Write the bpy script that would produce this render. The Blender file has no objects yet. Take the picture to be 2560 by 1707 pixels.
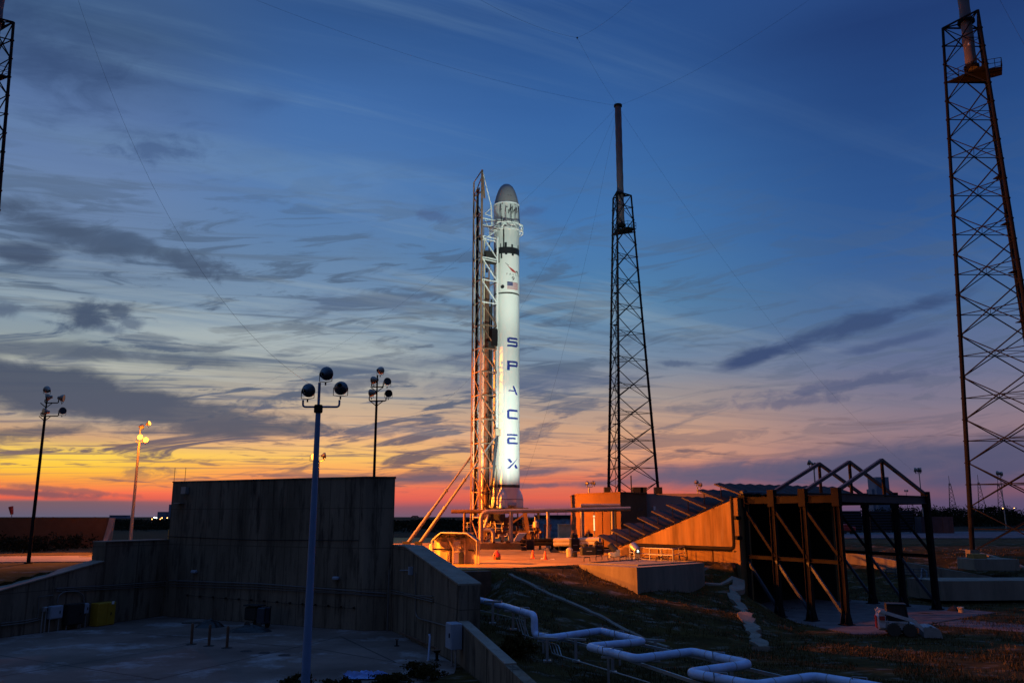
import bpy, bmesh, math, random
from mathutils import Vector, Matrix, noise
R = math.radians
random.seed(7)
sc = bpy.context.scene
col = sc.collection
# ---------------------------------------------------------------- camera
CZ = 7.7
FPX, PITCH = 2100.0, R(11.76)
cam = bpy.data.objects.new('camera', bpy.data.cameras.new('camera'))
col.objects.link(cam)
cam.location = (0, 0, CZ)
cam.rotation_euler = (R(90) + PITCH, 0, 0)
cam.data.sensor_width = 36
cam.data.lens = FPX / 2560 * 36
cam.data.clip_end = 9000
cam.data.clip_start = .3
sc.camera = cam
sc.view_settings.view_transform = 'Standard'
sc.view_settings.look = 'None'
sc.view_settings.exposure = 0
sc.view_settings.gamma = 1
cp, sp = math.cos(PITCH), math.sin(PITCH)

def ray(px, py):
    x = (px - 1280) / FPX; v = (853.5 - py) / FPX
    return x, cp - sp * v, sp + cp * v
def P(px, py, Y):
    x, y, z = ray(px, py); return Vector((x / y * Y, Y, CZ + z / y * Y))
def G(px, py, z=0.0):
    x, y, zz = ray(px, py); t = (z - CZ) / zz; return Vector((x * t, y * t, z))
def AE(px, py):
    x, y, z = ray(px, py); return math.degrees(math.atan2(x, y)), math.degrees(math.atan2(z, math.hypot(x, y)))
def lin(c):
    return tuple((v / 255 / 12.92 if v / 255 <= .04045 else ((v / 255 + .055) / 1.055) ** 2.4) for v in c) + (1,)

# ---------------------------------------------------------------- sky
world = bpy.data.worlds.new('World'); sc.world = world; world.use_nodes = True
NT = world.node_tree; NT.nodes.clear()
def nd(t, **k):
    n = NT.nodes.new(t)
    for a, b in k.items(): setattr(n, a, b)
    return n
def put(sock, v):
    if isinstance(v, (int, float)): sock.default_value = v
    elif isinstance(v, (tuple, list)): sock.default_value = v
    else: NT.links.new(v, sock)
def M_(op, a, b=0.0, c=0.0, clamp=False):
    n = nd('ShaderNodeMath', operation=op, use_clamp=clamp)
    put(n.inputs[0], a); put(n.inputs[1], b)
    if op == 'MULTIPLY_ADD': put(n.inputs[2], c)
    return n.outputs[0]
def remap(v, a, b, c=0.0, d=1.0, smooth=True):
    n = nd('ShaderNodeMapRange', interpolation_type='SMOOTHSTEP' if smooth else 'LINEAR')
    for i, q in enumerate((v, a, b, c, d)): put(n.inputs[i], q)
    return n.outputs[0]
def mix(f, a, b, mode='MIX'):
    n = nd('ShaderNodeMix', data_type='RGBA', blend_type=mode)
    put(n.inputs[0], f); put(n.inputs[6], a); put(n.inputs[7], b)
    return n.outputs[2]
def comb(x, y, z=0.0):
    n = nd('ShaderNodeCombineXYZ')
    put(n.inputs[0], x); put(n.inputs[1], y); put(n.inputs[2], z); return n.outputs[0]
def noi(vec, scale, detail=5, rough=.55, dist=0.0):
    n = nd('ShaderNodeTexNoise'); put(n.inputs['Vector'], vec)
    n.inputs['Scale'].default_value = scale; n.inputs['Detail'].default_value = detail
    n.inputs['Roughness'].default_value = rough; n.inputs['Distortion'].default_value = dist
    return n.outputs[0]
def mapping(vec, loc=(0, 0, 0), rot=0.0, scale=(1, 1, 1)):
    n = nd('ShaderNodeMapping', vector_type='TEXTURE'); put(n.inputs[0], vec)
    n.inputs[1].default_value = loc; n.inputs[2].default_value = (0, 0, rot); n.inputs[3].default_value = scale
    return n.outputs[0]
def length(vec):
    n = nd('ShaderNodeVectorMath', operation='LENGTH'); put(n.inputs[0], vec); return n.outputs['Value']
tc = nd('ShaderNodeTexCoord')
nrm = nd('ShaderNodeVectorMath', operation='NORMALIZE'); put(nrm.inputs[0], tc.outputs['Generated'])
sx = nd('ShaderNodeSeparateXYZ'); put(sx.inputs[0], nrm.outputs[0])
dx, dy, dz = sx.outputs
AZ = M_('MULTIPLY', M_('ARCTAN2', dx, dy), 57.2958)
EL = M_('MULTIPLY', M_('ARCSINE', dz), 57.2958)
AEv = comb(AZ, EL)
def ramp(t, stops):
    n = nd('ShaderNodeValToRGB'); cr = n.color_ramp
    stops = sorted(stops)
    while len(cr.elements) < len(stops): cr.elements.new(.5)
    for e, (p, c) in zip(cr.elements, stops): e.position = p; e.color = c
    put(n.inputs[0], t); return n.outputs[0]
def EP(e): return ((e + 1) / 91) ** .5
def skyramp(px, rows, z=(30, 55, 110), s=1.0):
    st = []
    for py, c in rows:
        st.append((EP(AE(px, py)[1]), lin(c)))
    st.append((EP(50), lin(z))); st.append((1.0, lin(z))); st.append((0.0, lin(rows[-1][1])))
    return ramp(EWOB, st)
wob = noi(mapping(AEv, scale=(18, 2.2, 1)), 1.0, 4)
EWOB = M_('POWER', M_('DIVIDE', M_('MAXIMUM', M_('ADD', M_('ADD', EL, 1.0), M_('MULTIPLY', M_('SUBTRACT', wob, .5), remap(EL, 0, 5, .35, 2.4))), 0.0), 91.0), .5)
ZEN = (74, 114, 190)
r1 = skyramp(100, [(20, (60, 82, 124)), (250, (90, 110, 160)), (430, (106, 124, 170)), (640, (112, 126, 160)), (800, (136, 146, 166)), (900, (158, 156, 152)), (1010, (168, 156, 146)), (1090, (206, 160, 122)), (1135, (255, 212, 84)), (1170, (255, 200, 66)), (1196, (250, 160, 70)), (1228, (250, 112, 80)), (1243, (225, 98, 80)), (1252, (112, 92, 104)), (1296, (92, 96, 122))], ZEN)
r2 = skyramp(800, [(20, (44, 78, 136)), (250, (64, 102, 166)), (450, (80, 116, 176)), (640, (98, 124, 168)), (800, (132, 146, 174)), (920, (158, 156, 160)), (1020, (196, 168, 146)), (1090, (236, 178, 132)), (1150, (252, 196, 100)), (1190, (250, 152, 90)), (1225, (244, 110, 88)), (1248, (222, 96, 90)), (1266, (140, 90, 106)), (1296, (106, 92, 114))], ZEN)
r3 = skyramp(1450, [(20, (38, 74, 136)), (300, (52, 94, 160)), (560, (66, 112, 174)), (760, (84, 124, 168)), (900, (120, 134, 162)), (1000, (166, 146, 142)), (1080, (212, 160, 128)), (1150, (228, 156, 118)), (1195, (222, 116, 92)), (1245, (226, 98, 80)), (1268, (150, 84, 98)), (1296, (112, 88, 116))], ZEN)
r4 = skyramp(2350, [(20, (26, 54, 112)), (300, (34, 70, 132)), (600, (46, 86, 150)), (760, (72, 98, 148)), (900, (100, 106, 144)), (1000, (128, 116, 138)), (1080, (142, 116, 130)), (1150, (138, 112, 128)), (1200, (118, 90, 116)), (1225, (128, 88, 108)), (1250, (96, 80, 112)), (1296, (74, 76, 114))], ZEN)
a1, a2, a3, a4 = (AE(p, 1000)[0] for p in (150, 800, 1450, 2350))
sky = mix(remap(AZ, a1, a2), r1, r2)
sky = mix(remap(AZ, a2, a3), sky, r3)
sky = mix(remap(AZ, a3, a4), sky, r4)
# behind and beside the camera: dim eastern dusk sky
east = ramp(M_('DIVIDE', M_('ADD', EL, 2.0), 92.0), [(0, lin((40, 40, 56))), (.15, lin((44, 46, 68))), (.45, lin((48, 62, 108))), (.75, lin(ZEN)), (1, lin(ZEN))])
sky = mix(remap(M_('ABSOLUTE', AZ), 40, 110), sky, east)
# cirrus streaks seen on a flat layer overhead
den = M_('ADD', M_('MAXIMUM', dz, 0.0), .09)
pl = comb(M_('DIVIDE', dx, den), M_('DIVIDE', dy, den))
n1 = noi(mapping(pl, rot=R(28), scale=(2.6, .42, 1)), 1.0, 7, .62, .6)
n2 = noi(mapping(pl, loc=(3, 5, 0), rot=R(14), scale=(1.1, .16, 1)), 1.0, 7, .6, .8)
n3 = noi(mapping(AEv, rot=R(7), scale=(7.5, 1.15, 1)), 1.0, 7, .62, .9)
n4 = noi(mapping(AEv, loc=(5, 3, 0), rot=R(-2), scale=(5, .45, 1)), 1.0, 6, .6, .5)
left = remap(AZ, 20, -6)
band = M_('MULTIPLY', remap(EL, 1.0, 4.0), remap(EL, 26, 12))
dk = M_('MULTIPLY', M_('MULTIPLY', remap(n3, .495, .60), band), M_('MULTIPLY_ADD', left, .60, .32))
sky = mix(dk, sky, mix(remap(EL, 2, 9), lin((92, 78, 96)), lin((74, 88, 118))))
dk2 = M_('MULTIPLY', M_('MULTIPLY', remap(n2, .5, .63), band), M_('MULTIPLY_ADD', left, .62, .16))
sky = mix(dk2, sky, mix(remap(EL, 3, 9), lin((112, 92, 104)), lin((86, 98, 126))))
br = M_('MULTIPLY', M_('MULTIPLY', remap(n1, .48, .68), remap(EL, 4, 9)), M_('MULTIPLY_ADD', left, .42, .07))
sky = mix(br, sky, mix(remap(EL, 8, 24), lin((206, 198, 192)), lin((112, 136, 176))))
thin = M_('MULTIPLY', M_('MULTIPLY', remap(n4, .56, .66), remap(EL, 7.5, 4.5)), M_('MULTIPLY', remap(EL, 1.2, 2.2), .75))
sky = mix(thin, sky, lin((104, 84, 98)))
NOI = [noi(mapping(AEv, rot=R(6), scale=(4.2, 1.5, 1)), 1.0, 7, .6, .5), noi(mapping(AEv, loc=(40, 7, 0), rot=R(4), scale=(1.5, .85, 1)), 1.0, 6, .6, .4)]
def blob(px, py, w, h, rot, colr, dens=.85, rag=.5, puff=0, edge=.6):
    """one cloud standing at its own bearing and elevation; w, h half sizes in degrees"""
    global sky
    a, e = AE(px, py)
    v = mapping(AEv, loc=(a, e, 0), rot=R(rot), scale=(w, h, 1))
    n = NOI[1 if puff >= 1.6 else 0]
    d = M_('MULTIPLY_ADD', n, -rag * 4.0, M_('ADD', length(v), rag * 2.0))
    sky = mix(remap(d, 1.1, 1.1 - edge * 1.4, 0.0, dens), sky, lin(colr))
DG = (62, 74, 104); SL = (84, 94, 122)
blob(150, 575, 5.8, 1.35, -9, (66, 78, 108), .9, .55, 1.3)
blob(60, 640, 2.6, .8, -4, (52, 64, 96), .8, .45, 1.2)
blob(320, 600, 2.2, .6, -14, (70, 84, 116), .7, .45, 1.5)
blob(480, 660, 3.8, .85, -9, (68, 80, 110), .85, .6, 2.0)
blob(400, 372, 3.6, 1.0, 10, (56, 76, 124), .6, .65, 1.6, .8)
blob(215, 790, 1.9, 1.15, 4, DG, .95, .5, 1.8)
blob(290, 775, 1.2, .6, 0, DG, .8, .5, 2.2)
blob(330, 810, 1.4, .7, 0, SL, .75, .6, 2.4)
blob(275, 822, .9, .5, 0, SL, .8, .4, 2.4)
blob(12, 772, 1.0, .6, 0, SL, .8, .4, 2.4)
blob(100, 135, 9.0, 3.6, -10, (40, 60, 104), .65, .6, .5, .9)
blob(640, 260, 3, 1, 10, (56, 84, 140), .4, .6, 1.0, .9)
blob(120, 875, 10, .7, 4, (84, 92, 114), .85, .5, 1.2)
blob(420, 900, 8, .45, -1, (78, 86, 108), .6, .5, 1.2)
blob(120, 975, 9.0, 1.7, -5, (62, 72, 98), .96, .32, 1.4, .4)
blob(420, 1035, 10.5, 1.25, -2, (70, 78, 102), .92, .42, 1.4, .45)
blob(640, 1075, 8, .6, 3, (78, 80, 100), .75, .5, 1.4, .5)
blob(560, 1060, 5.4, .55, 8, (80, 82, 102), .8, .55, 1.8)
blob(60, 1080, 6, .5, 8, (84, 82, 98), .8, .45, 1.8)
blob(850, 760, 7.5, 1.2, 8, (92, 106, 144), .5, .8, 1.1, .9)
blob(1080, 905, 8, .9, 7, (86, 96, 128), .6, .75, 1.3, .8)
blob(880, 960, 6, .6, 8, (92, 96, 120), .6, .6, 1.6)
blob(980, 1075, 5, .5, 5, (106, 98, 116), .55, .6, 1.8)
blob(720, 990, 5, .4, 12, (84, 90, 112), .55, .6, 1.8)
blob(1340, 955, 7.5, 1.1, 3, (76, 90, 128), .7, .6, 1.4)
blob(1880, 893, 3.0, .75, 16, (48, 66, 112), .95, .35, 1.4)
blob(2130, 815, 7.0, .75, 13, (50, 68, 114), .85, .5, 1.5)
blob(2250, 850, 4.0, .4, 10, (56, 72, 118), .6, .5, 1.5)
blob(1690, 908, 1.6, .28, -3, (70, 84, 122), .7, .5, 1.8)
blob(2130, 960, 7, .45, 5, (74, 82, 122), .65, .65, 1.6)
blob(1980, 1005, 5, .4, 2, (80, 84, 120), .6, .6, 1.6)
blob(1300, 535, 2.2, .5, 8, (66, 84, 132), .5, .6, 1.6)
blob(1080, 540, 1.6, .5, -10, (70, 84, 130), .55, .6, 2)
blob(60, 1232, 5.2, .3, -3, (106, 80, 96), .85, .35, 1.6)
blob(180, 1226, 4.4, .22, -5, (120, 84, 96), .7, .5, 1.8)
blob(1080, 1195, 4.6, .5, 2, (96, 86, 108), .92, .35, 1.3)
blob(1330, 1180, 5.0, .38, 4, (98, 88, 112), .9, .4, 1.3)
blob(1300, 1215, 4.0, .22, 2, (106, 86, 108), .85, .5, 1.6)
blob(1760, 1186, 8.0, 1.1, 3, (92, 88, 118), .95, .25, 1.0)
blob(2120, 1168, 9.5, 1.75, 5, (78, 82, 116), .96, .25, 1.0)
blob(2500, 1150, 7.5, 2.1, 5, (72, 78, 114), .9, .25, 1.0)
blob(1500, 1208, 4, .35, 2, (104, 88, 110), .85, .4, 1.3)
sky = mix(remap(EL, 3, 14), sky, mix(1.0, sky, (.88, 1.06, 1.0, 1), 'MULTIPLY'))
hsv = nd('ShaderNodeHueSaturation'); put(hsv.inputs['Color'], sky); hsv.inputs['Saturation'].default_value = 1.0
# a real atmosphere just after sunset adds a little of its own light
nish = nd('ShaderNodeTexSky', sky_type='NISHITA', sun_disc=False, sun_elevation=R(-2), sun_rotation=R(-24))
bg1 = nd('ShaderNodeBackground'); put(bg1.inputs[0], hsv.outputs[0]); bg1.inputs[1].default_value = .97
bg2 = nd('ShaderNodeBackground'); put(bg2.inputs[0], nish.outputs[0]); bg2.inputs[1].default_value = .05
addb = nd('ShaderNodeAddShader'); put(addb.inputs[0], bg1.outputs[0]); put(addb.inputs[1], bg2.outputs[0])
wo = nd('ShaderNodeOutputWorld'); put(wo.inputs[0], addb.outputs[0])
world.cycles.sampling_method = 'MANUAL'
world.cycles.sample_map_resolution = 512
# ---------------------------------------------------------------- materials
def mat(name, base, rough=.7, metal=0.0, var=.0, vscale=3.0, stretch=(1, 1, 1), dark=None, bump=0.0, emit=None, estr=0.0, spots=None, coat=0.0, spot_at=(.55, .62), lines=None):
    m = bpy.data.materials.new(name); m.use_nodes = True
    t = m.node_tree; b = t.nodes['Principled BSDF']
    b.inputs['Roughness'].default_value = rough; b.inputs['Metallic'].default_value = metal
    if coat: b.inputs['Coat Weight'].default_value = coat
    c = tuple(base) + (1,)
    if rough > .84: b.inputs['Specular IOR Level'].default_value = .08
    if var or spots or bump or lines:
        tcx = t.nodes.new('ShaderNodeTexCoord'); mp = t.nodes.new('ShaderNodeMapping')
        mp.inputs['Scale'].default_value = stretch
        t.links.new(tcx.outputs['Object'], mp.inputs[0])
        n = t.nodes.new('ShaderNodeTexNoise'); n.inputs['Scale'].default_value = vscale
        n.inputs['Detail'].default_value = 8; n.inputs['Roughness'].default_value = .65
        t.links.new(mp.outputs[0], n.inputs['Vector'])
        cr = t.nodes.new('ShaderNodeValToRGB')
        d = dark if dark else tuple(v * (1 - var) for v in base)
        cr.color_ramp.elements[0].position = .34; cr.color_ramp.elements[0].color = tuple(d) + (1,)
        cr.color_ramp.elements[1].position = .66; cr.color_ramp.elements[1].color = c
        t.links.new(n.outputs[0], cr.inputs[0]); out = cr.outputs[0]
        if spots:
            n2 = t.nodes.new('ShaderNodeTexNoise'); n2.inputs['Scale'].default_value = vscale * spots[3]
            n2.inputs['Detail'].default_value = 6; n2.inputs['Roughness'].default_value = .7
            t.links.new(mp.outputs[0], n2.inputs['Vector'])
            mr = t.nodes.new('ShaderNodeMapRange'); mr.inputs[1].default_value = spot_at[0]; mr.inputs[2].default_value = spot_at[1]
            t.links.new(n2.outputs[0], mr.inputs[0])
            mx = t.nodes.new('ShaderNodeMix'); mx.data_type = 'RGBA'
            t.links.new(mr.outputs[0], mx.inputs[0]); t.links.new(out, mx.inputs[6]); mx.inputs[7].default_value = tuple(spots[:3]) + (1,)
            out = mx.outputs[2]
        if lines:      # formwork boards and lift joints cast into the concrete: (board width, lift height)
            sep = t.nodes.new('ShaderNodeSeparateXYZ'); t.links.new(tcx.outputs['Object'], sep.inputs[0])
            def frac(sock, w, o=0.0):
                a = t.nodes.new('ShaderNodeMath'); a.operation = 'MULTIPLY_ADD'; a.inputs[1].default_value = 1 / w; a.inputs[2].default_value = o
                t.links.new(sock, a.inputs[0]); f = t.nodes.new('ShaderNodeMath'); f.operation = 'FRACT'; t.links.new(a.outputs[0], f.inputs[0])
                g = t.nodes.new('ShaderNodeMath'); g.operation = 'LESS_THAN'; g.inputs[1].default_value = lines[2] / w; t.links.new(f.outputs[0], g.inputs[0]); return g.outputs[0]
            g = t.nodes.new('ShaderNodeMath'); g.operation = 'MAXIMUM'
            t.links.new(frac(sep.outputs[0], lines[0]), g.inputs[0])
            t.links.new(frac(sep.outputs[1] if lines[3] else sep.outputs[2], lines[1]), g.inputs[1])
            m3 = t.nodes.new('ShaderNodeMath'); m3.operation = 'MULTIPLY'; m3.inputs[1].default_value = lines[4]; t.links.new(g.outputs[0], m3.inputs[0])
            mx = t.nodes.new('ShaderNodeMix'); mx.data_type = 'RGBA'
            t.links.new(m3.outputs[0], mx.inputs[0]); t.links.new(out, mx.inputs[6]); mx.inputs[7].default_value = tuple(v * .3 for v in base) + (1,)
            out = mx.outputs[2]
        t.links.new(out, b.inputs['Base Color'])
        if bump:
            bp = t.nodes.new('ShaderNodeBump'); bp.inputs['Strength'].default_value = bump; bp.inputs['Distance'].default_value = .05
            t.links.new(n.outputs[0], bp.inputs['Height']); t.links.new(bp.outputs[0], b.inputs['Normal'])
    else:
        b.inputs['Base Color'].default_value = c
    if emit:
        b.inputs['Emission Color'].default_value = tuple(emit) + (1,); b.inputs['Emission Strength'].default_value = estr
    return m
M = {}
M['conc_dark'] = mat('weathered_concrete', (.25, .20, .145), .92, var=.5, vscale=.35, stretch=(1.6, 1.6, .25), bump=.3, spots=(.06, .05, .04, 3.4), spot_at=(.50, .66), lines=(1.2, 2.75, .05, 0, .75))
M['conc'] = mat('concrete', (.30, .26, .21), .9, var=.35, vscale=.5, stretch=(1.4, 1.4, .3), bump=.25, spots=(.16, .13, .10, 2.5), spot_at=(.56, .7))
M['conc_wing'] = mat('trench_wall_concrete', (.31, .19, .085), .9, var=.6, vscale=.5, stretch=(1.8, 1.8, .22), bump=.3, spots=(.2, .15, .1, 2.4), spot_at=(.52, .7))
M['yard'] = mat('yard_concrete', (.225, .165, .135), .85, var=.5, vscale=.16, spots=(.33, .31, .30, 1.7), spot_at=(.53, .7), bump=.2)
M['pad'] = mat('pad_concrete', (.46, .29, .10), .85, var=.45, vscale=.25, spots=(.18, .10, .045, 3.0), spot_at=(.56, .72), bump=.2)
M['paver'] = mat('block_paving', (.19, .165, .165), .9, var=.45, vscale=.9, bump=.5)
M['road'] = mat('road', (.42, .33, .24), .85, var=.3, vscale=.4)
M['grass'] = mat('grass_and_sand', (.082, .052, .013), .95, var=.7, vscale=.8, stretch=(.7, 1.5, 1), dark=(.028, .018, .005), spots=(.24, .215, .18, 1.1), spot_at=(.54, .76), bump=.9)
M['far_ground'] = mat('scrub', (.02, .02, .011), .95, var=.5, vscale=.02)
M['leaf'] = mat('leaves', (.028, .03, .015), .9, var=.6, vscale=.6)
M['leaf2'] = mat('dry_leaves', (.075, .052, .016), .9, var=.5, vscale=1.5)
M['straw'] = mat('dry_straw', (.20, .15, .07), .95, var=.5, vscale=1.0)
M['bark'] = mat('bark', (.06, .045, .03), .9)
M['steel'] = mat('dark_steel', (.020, .017, .018), .86, 0, var=.4, vscale=1.0)
M['steel_blue'] = mat('blue_grey_steel', (.035, .044, .066), .6, 0, var=.35, vscale=.8)
M['tower'] = mat('tower_steel', (.022, .022, .027), .86, .3)
M['mast'] = mat('grey_fibreglass', (.22, .20, .22), .86, var=.2, vscale=.6)
M['galv'] = mat('galvanised_steel', (.36, .37, .38), .45, .5, var=.25, vscale=1.2)
M['pole'] = mat('painted_pole', (.13, .24, .44), .5, .1, var=.2, vscale=1.0)
M['pole_w'] = mat('timber_coloured_pole', (.42, .36, .28), .7)
M['lampblk'] = mat('dark_lamp_housing', (.045, .065, .085), .45, .3)
M['lampgrey'] = mat('lamp_housing', (.32, .27, .22), .45, .3)
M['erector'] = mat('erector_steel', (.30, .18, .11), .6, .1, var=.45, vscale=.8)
M['erector_w'] = mat('white_floodlit_steel', (.72, .72, .68), .45)
M['dark'] = mat('dull_black', (.02, .018, .016), .8)  # also the shade colour inside the trench mouth and the wall recess
M['rust'] = mat('rusty_steel', (.16, .08, .045), .75, .1, var=.5, vscale=2)
M['cream'] = mat('cream_paint', (.62, .52, .36), .5, var=.3, vscale=1.2)
M['pipe'] = mat('pale_pipe', (.50, .38, .27), .45, .1, var=.3, vscale=1.0)
M['whitepipe'] = mat('sky_tinted_white_pipe', (.52, .69, 1.0), .38, var=.3, vscale=1.6, spots=(.5, .5, .52, 2.5), spot_at=(.62, .75), coat=.2)  # blue sky light is put into the white jacket's colour
M['hull'] = mat('white_rocket_paint', (.82, .80, .73), .32, coat=.35)
M['hullgrey'] = mat('grey_rocket_paint', (.62, .62, .58), .42, coat=.2)
M['hullband'] = mat('dark_band', (.05, .045, .035), .6)
M['hullpale'] = mat('capsule_paint', (.33, .30, .28), .5, var=.15, vscale=1.0)
M['blue'] = mat('blue_lettering', (.006, .022, .24), .6)
M['red'] = mat('red_paint', (.45, .03, .02), .5)
M['navy'] = mat('navy_paint', (.02, .03, .14), .5)
M['black'] = mat('black_paint', (.012, .012, .012), .5)
M['white'] = mat('white_paint', (.8, .8, .8), .45)
M['offwhite'] = mat('loader_white', (.62, .60, .62), .5, var=.25, vscale=3)
M['yellow'] = mat('yellow_paint', (.42, .24, .015), .5, var=.2, vscale=2)
M['orange'] = mat('orange_plastic', (.85, .10, .02), .5)
M['rubber'] = mat('rubber', (.07, .06, .05), .9)
M['strut'] = mat('grey_strut_paint', (.17, .15, .16), .5, .2)
M['tarp'] = mat('blue_sheet', (.25, .42, .85), .5, var=.3, vscale=4)
M['box'] = mat('grey_box', (.28, .33, .40), .5)
M['glassd'] = mat('dark_glass', (.02, .025, .03), .1)
M['bldg'] = mat('tan_wall', (.19, .10, .055), .85, var=.2, vscale=.8)
M['pink'] = mat('dusk_pink_wall', (.34, .26, .25), .85, var=.12, vscale=.5)  # the pink of twilight is put into the wall's colour
M['far_haze'] = mat('far_hazed_wall', (.17, .21, .30), .8)  # distance haze is put into the walls as blue grey
M['conduit'] = mat('dull_conduit', (.13, .12, .115), .6)
M['sodium'] = mat('lit_sodium_lamp', (1, .5, .1), .5, emit=(1, .40, .06), estr=3.2)
M['sodium_far'] = mat('far_sodium_lamp', (1, .5, .1), .5, emit=(1, .42, .12), estr=8)
M['whitelamp'] = mat('lit_white_lamp', (1, 1, 1), .5, emit=(.8, 1, .82), estr=16)
M['tube'] = mat('lit_tube', (1, 1, .8), .5, emit=(.9, .88, .45), estr=.9)
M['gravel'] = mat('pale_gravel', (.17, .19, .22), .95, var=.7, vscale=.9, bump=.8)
M['awning'] = mat('weathered_sheet_metal', (.075, .06, .06), .85, 0, var=.3, vscale=1.5)
M['soil'] = mat('soil', (.03, .026, .018), .95, var=.5, vscale=2)

# ---------------------------------------------------------------- mesh helpers
class MB:
    def __init__(s): s.v = []; s.f = []
    def add(s, vs, fs):
        o = len(s.v); s.v += [tuple(v) for v in vs]; s.f += [tuple(i + o for i in f) for f in fs]; return s
    def bar(s, p, q, r, r2=None, n=6, cap=True):
        p = Vector(p); q = Vector(q); d = q - p
        if d.length < 1e-5: return s
        r2 = r if r2 is None else r2
        u = d.normalized(); a = u.cross(Vector((0, 0, 1)) if abs(u.z) < .95 else Vector((1, 0, 0))).normalized(); b = u.cross(a)
        vs = []
        for c, rr in ((p, r), (q, r2)):
            for i in range(n):
                t = 2 * math.pi * (i + .5) / n; vs.append(c + a * math.cos(t) * rr + b * math.sin(t) * rr)
        fs = [(i, (i + 1) % n, n + (i + 1) % n, n + i) for i in range(n)]
        if cap: fs += [tuple(range(n))[::-1], tuple(range(n, 2 * n))]
        return s.add(vs, fs)
    def beam(s, p, q, w, h):
        """square bar: w across, h upright"""
        p = Vector(p); q = Vector(q); u = (q - p).normalized()
        up = Vector((0, 0, 1)) if abs(u.z) < .95 else Vector((0, 1, 0))
        a = u.cross(up).normalized() * w / 2; b = a.normalized().cross(u).normalized() * h / 2
        vs = [c + i * a + j * b for c in (p, q) for i, j in ((-1, -1), (1, -1), (1, 1), (-1, 1))]
        return s.add(vs, [(0, 1, 2, 3), (7, 6, 5, 4), (0, 4, 5, 1), (1, 5, 6, 2), (2, 6, 7, 3), (3, 7, 4, 0)])
    def ibeam(s, p, q, w, h, t=.05):
        p = Vector(p); q = Vector(q); u = (q - p).normalized()
        up = Vector((0, 0, 1)) if abs(u.z) < .95 else Vector((.56, -.83, 0))
        b = (up - u * up.dot(u)).normalized()
        off = b * (h / 2 - t / 2)
        s.slabbar(p + off, q + off, b, w, t); s.slabbar(p - off, q - off, b, w, t); s.slabbar(p, q, b, t, h - 2 * t)
        return s
    def slabbar(s, p, q, b, w, h):
        u = (q - p).normalized(); a = u.cross(b).normalized() * w / 2; b = b * h / 2
        vs = [c + i * a + j * b for c in (p, q) for i, j in ((-1, -1), (1, -1), (1, 1), (-1, 1))]
        return s.add(vs, [(0, 1, 2, 3), (7, 6, 5, 4), (0, 4, 5, 1), (1, 5, 6, 2), (2, 6, 7, 3), (3, 7, 4, 0)])
    def box(s, c, size, rz=0.0, rx=0.0, bev=0.0):
        x, y, z = (v / 2 for v in size); m = Matrix.Translation(Vector(c)) @ Matrix.Rotation(rz, 4, 'Z') @ Matrix.Rotation(rx, 4, 'X')
        if bev:
            b = min(bev, x * .9, y * .9, z * .9); vs = []; 
            for zz, k in ((-z, b), (-z + b, 0), (z - b, 0), (z, b)):
                X, Y = x - k, y - k
                for p in ((-X, -Y + b), (-X + b, -Y), (X - b, -Y), (X, -Y + b), (X, Y - b), (X - b, Y), (-X + b, Y), (-X, Y - b)): vs.append(m @ Vector((*p, zz)))
            fs = [tuple(range(8))[::-1], tuple(range(24, 32))]
            for l in range(3):
                for i in range(8): fs.append((l * 8 + i, l * 8 + (i + 1) % 8, l * 8 + 8 + (i + 1) % 8, l * 8 + 8 + i))
            return s.add(vs, fs)
        vs = [m @ Vector((i * x, j * y, k * z)) for k in (-1, 1) for i, j in ((-1, -1), (1, -1), (1, 1), (-1, 1))]
        return s.add(vs, [(3, 2, 1, 0), (4, 5, 6, 7), (0, 1, 5, 4), (1, 2, 6, 5), (2, 3, 7, 6), (3, 0, 4, 7)])
    def prism(s, pts, z0, z1):
        """upright prism over plan points (counter-clockwise); z0/z1 numbers or lists"""
        n = len(pts); a = z0 if isinstance(z0, (list, tuple)) else [z0] * n; b = z1 if isinstance(z1, (list, tuple)) else [z1] * n
        vs = [(p[0], p[1], a[i]) for i, p in enumerate(pts)] + [(p[0], p[1], b[i]) for i, p in enumerate(pts)]
        return s.add(vs, [tuple(range(n))[::-1], tuple(range(n, 2 * n))] + [(i, (i + 1) % n, n + (i + 1) % n, n + i) for i in range(n)])
    def path(s, pts, r, n=10, bend=.0, cap=True):
        """tube along points, corners rounded with radius bend"""
        pts = [Vector(p) for p in pts]; out = [pts[0]]
        for i in range(1, len(pts) - 1):
            a, b, c = pts[i - 1], pts[i], pts[i + 1]
            if bend:
                k = min(bend, (a - b).length * .45, (c - b).length * .45)
                p0 = b + (a - b).normalized() * k; p1 = b + (c - b).normalized() * k
                for j in range(6):
                    t = j / 5; out.append(p0 * (1 - t) ** 2 + b * 2 * t * (1 - t) + p1 * t * t)
            else: out.append(b)
        out.append(pts[-1]); vs = []; prev = None
        for i, p in enumerate(out):
            d = (out[min(i + 1, len(out) - 1)] - out[max(i - 1, 0)]).normalized()
            if prev is None: a = d.cross(Vector((0, 0, 1)) if abs(d.z) < .95 else Vector((1, 0, 0))).normalized()
            else: a = (prev - d * prev.dot(d)).normalized()
            prev = a; b = d.cross(a)
            vs += [p + a * math.cos(2 * math.pi * k / n) * r + b * math.sin(2 * math.pi * k / n) * r for k in range(n)]
        m = len(out); fs = [(i * n + k, i * n + (k + 1) % n, (i + 1) * n + (k + 1) % n, (i + 1) * n + k) for i in range(m - 1) for k in range(n)]
        if cap: fs += [tuple(range(n))[::-1], tuple(range((m - 1) * n, m * n))]
        return s.add(vs, fs)
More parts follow.
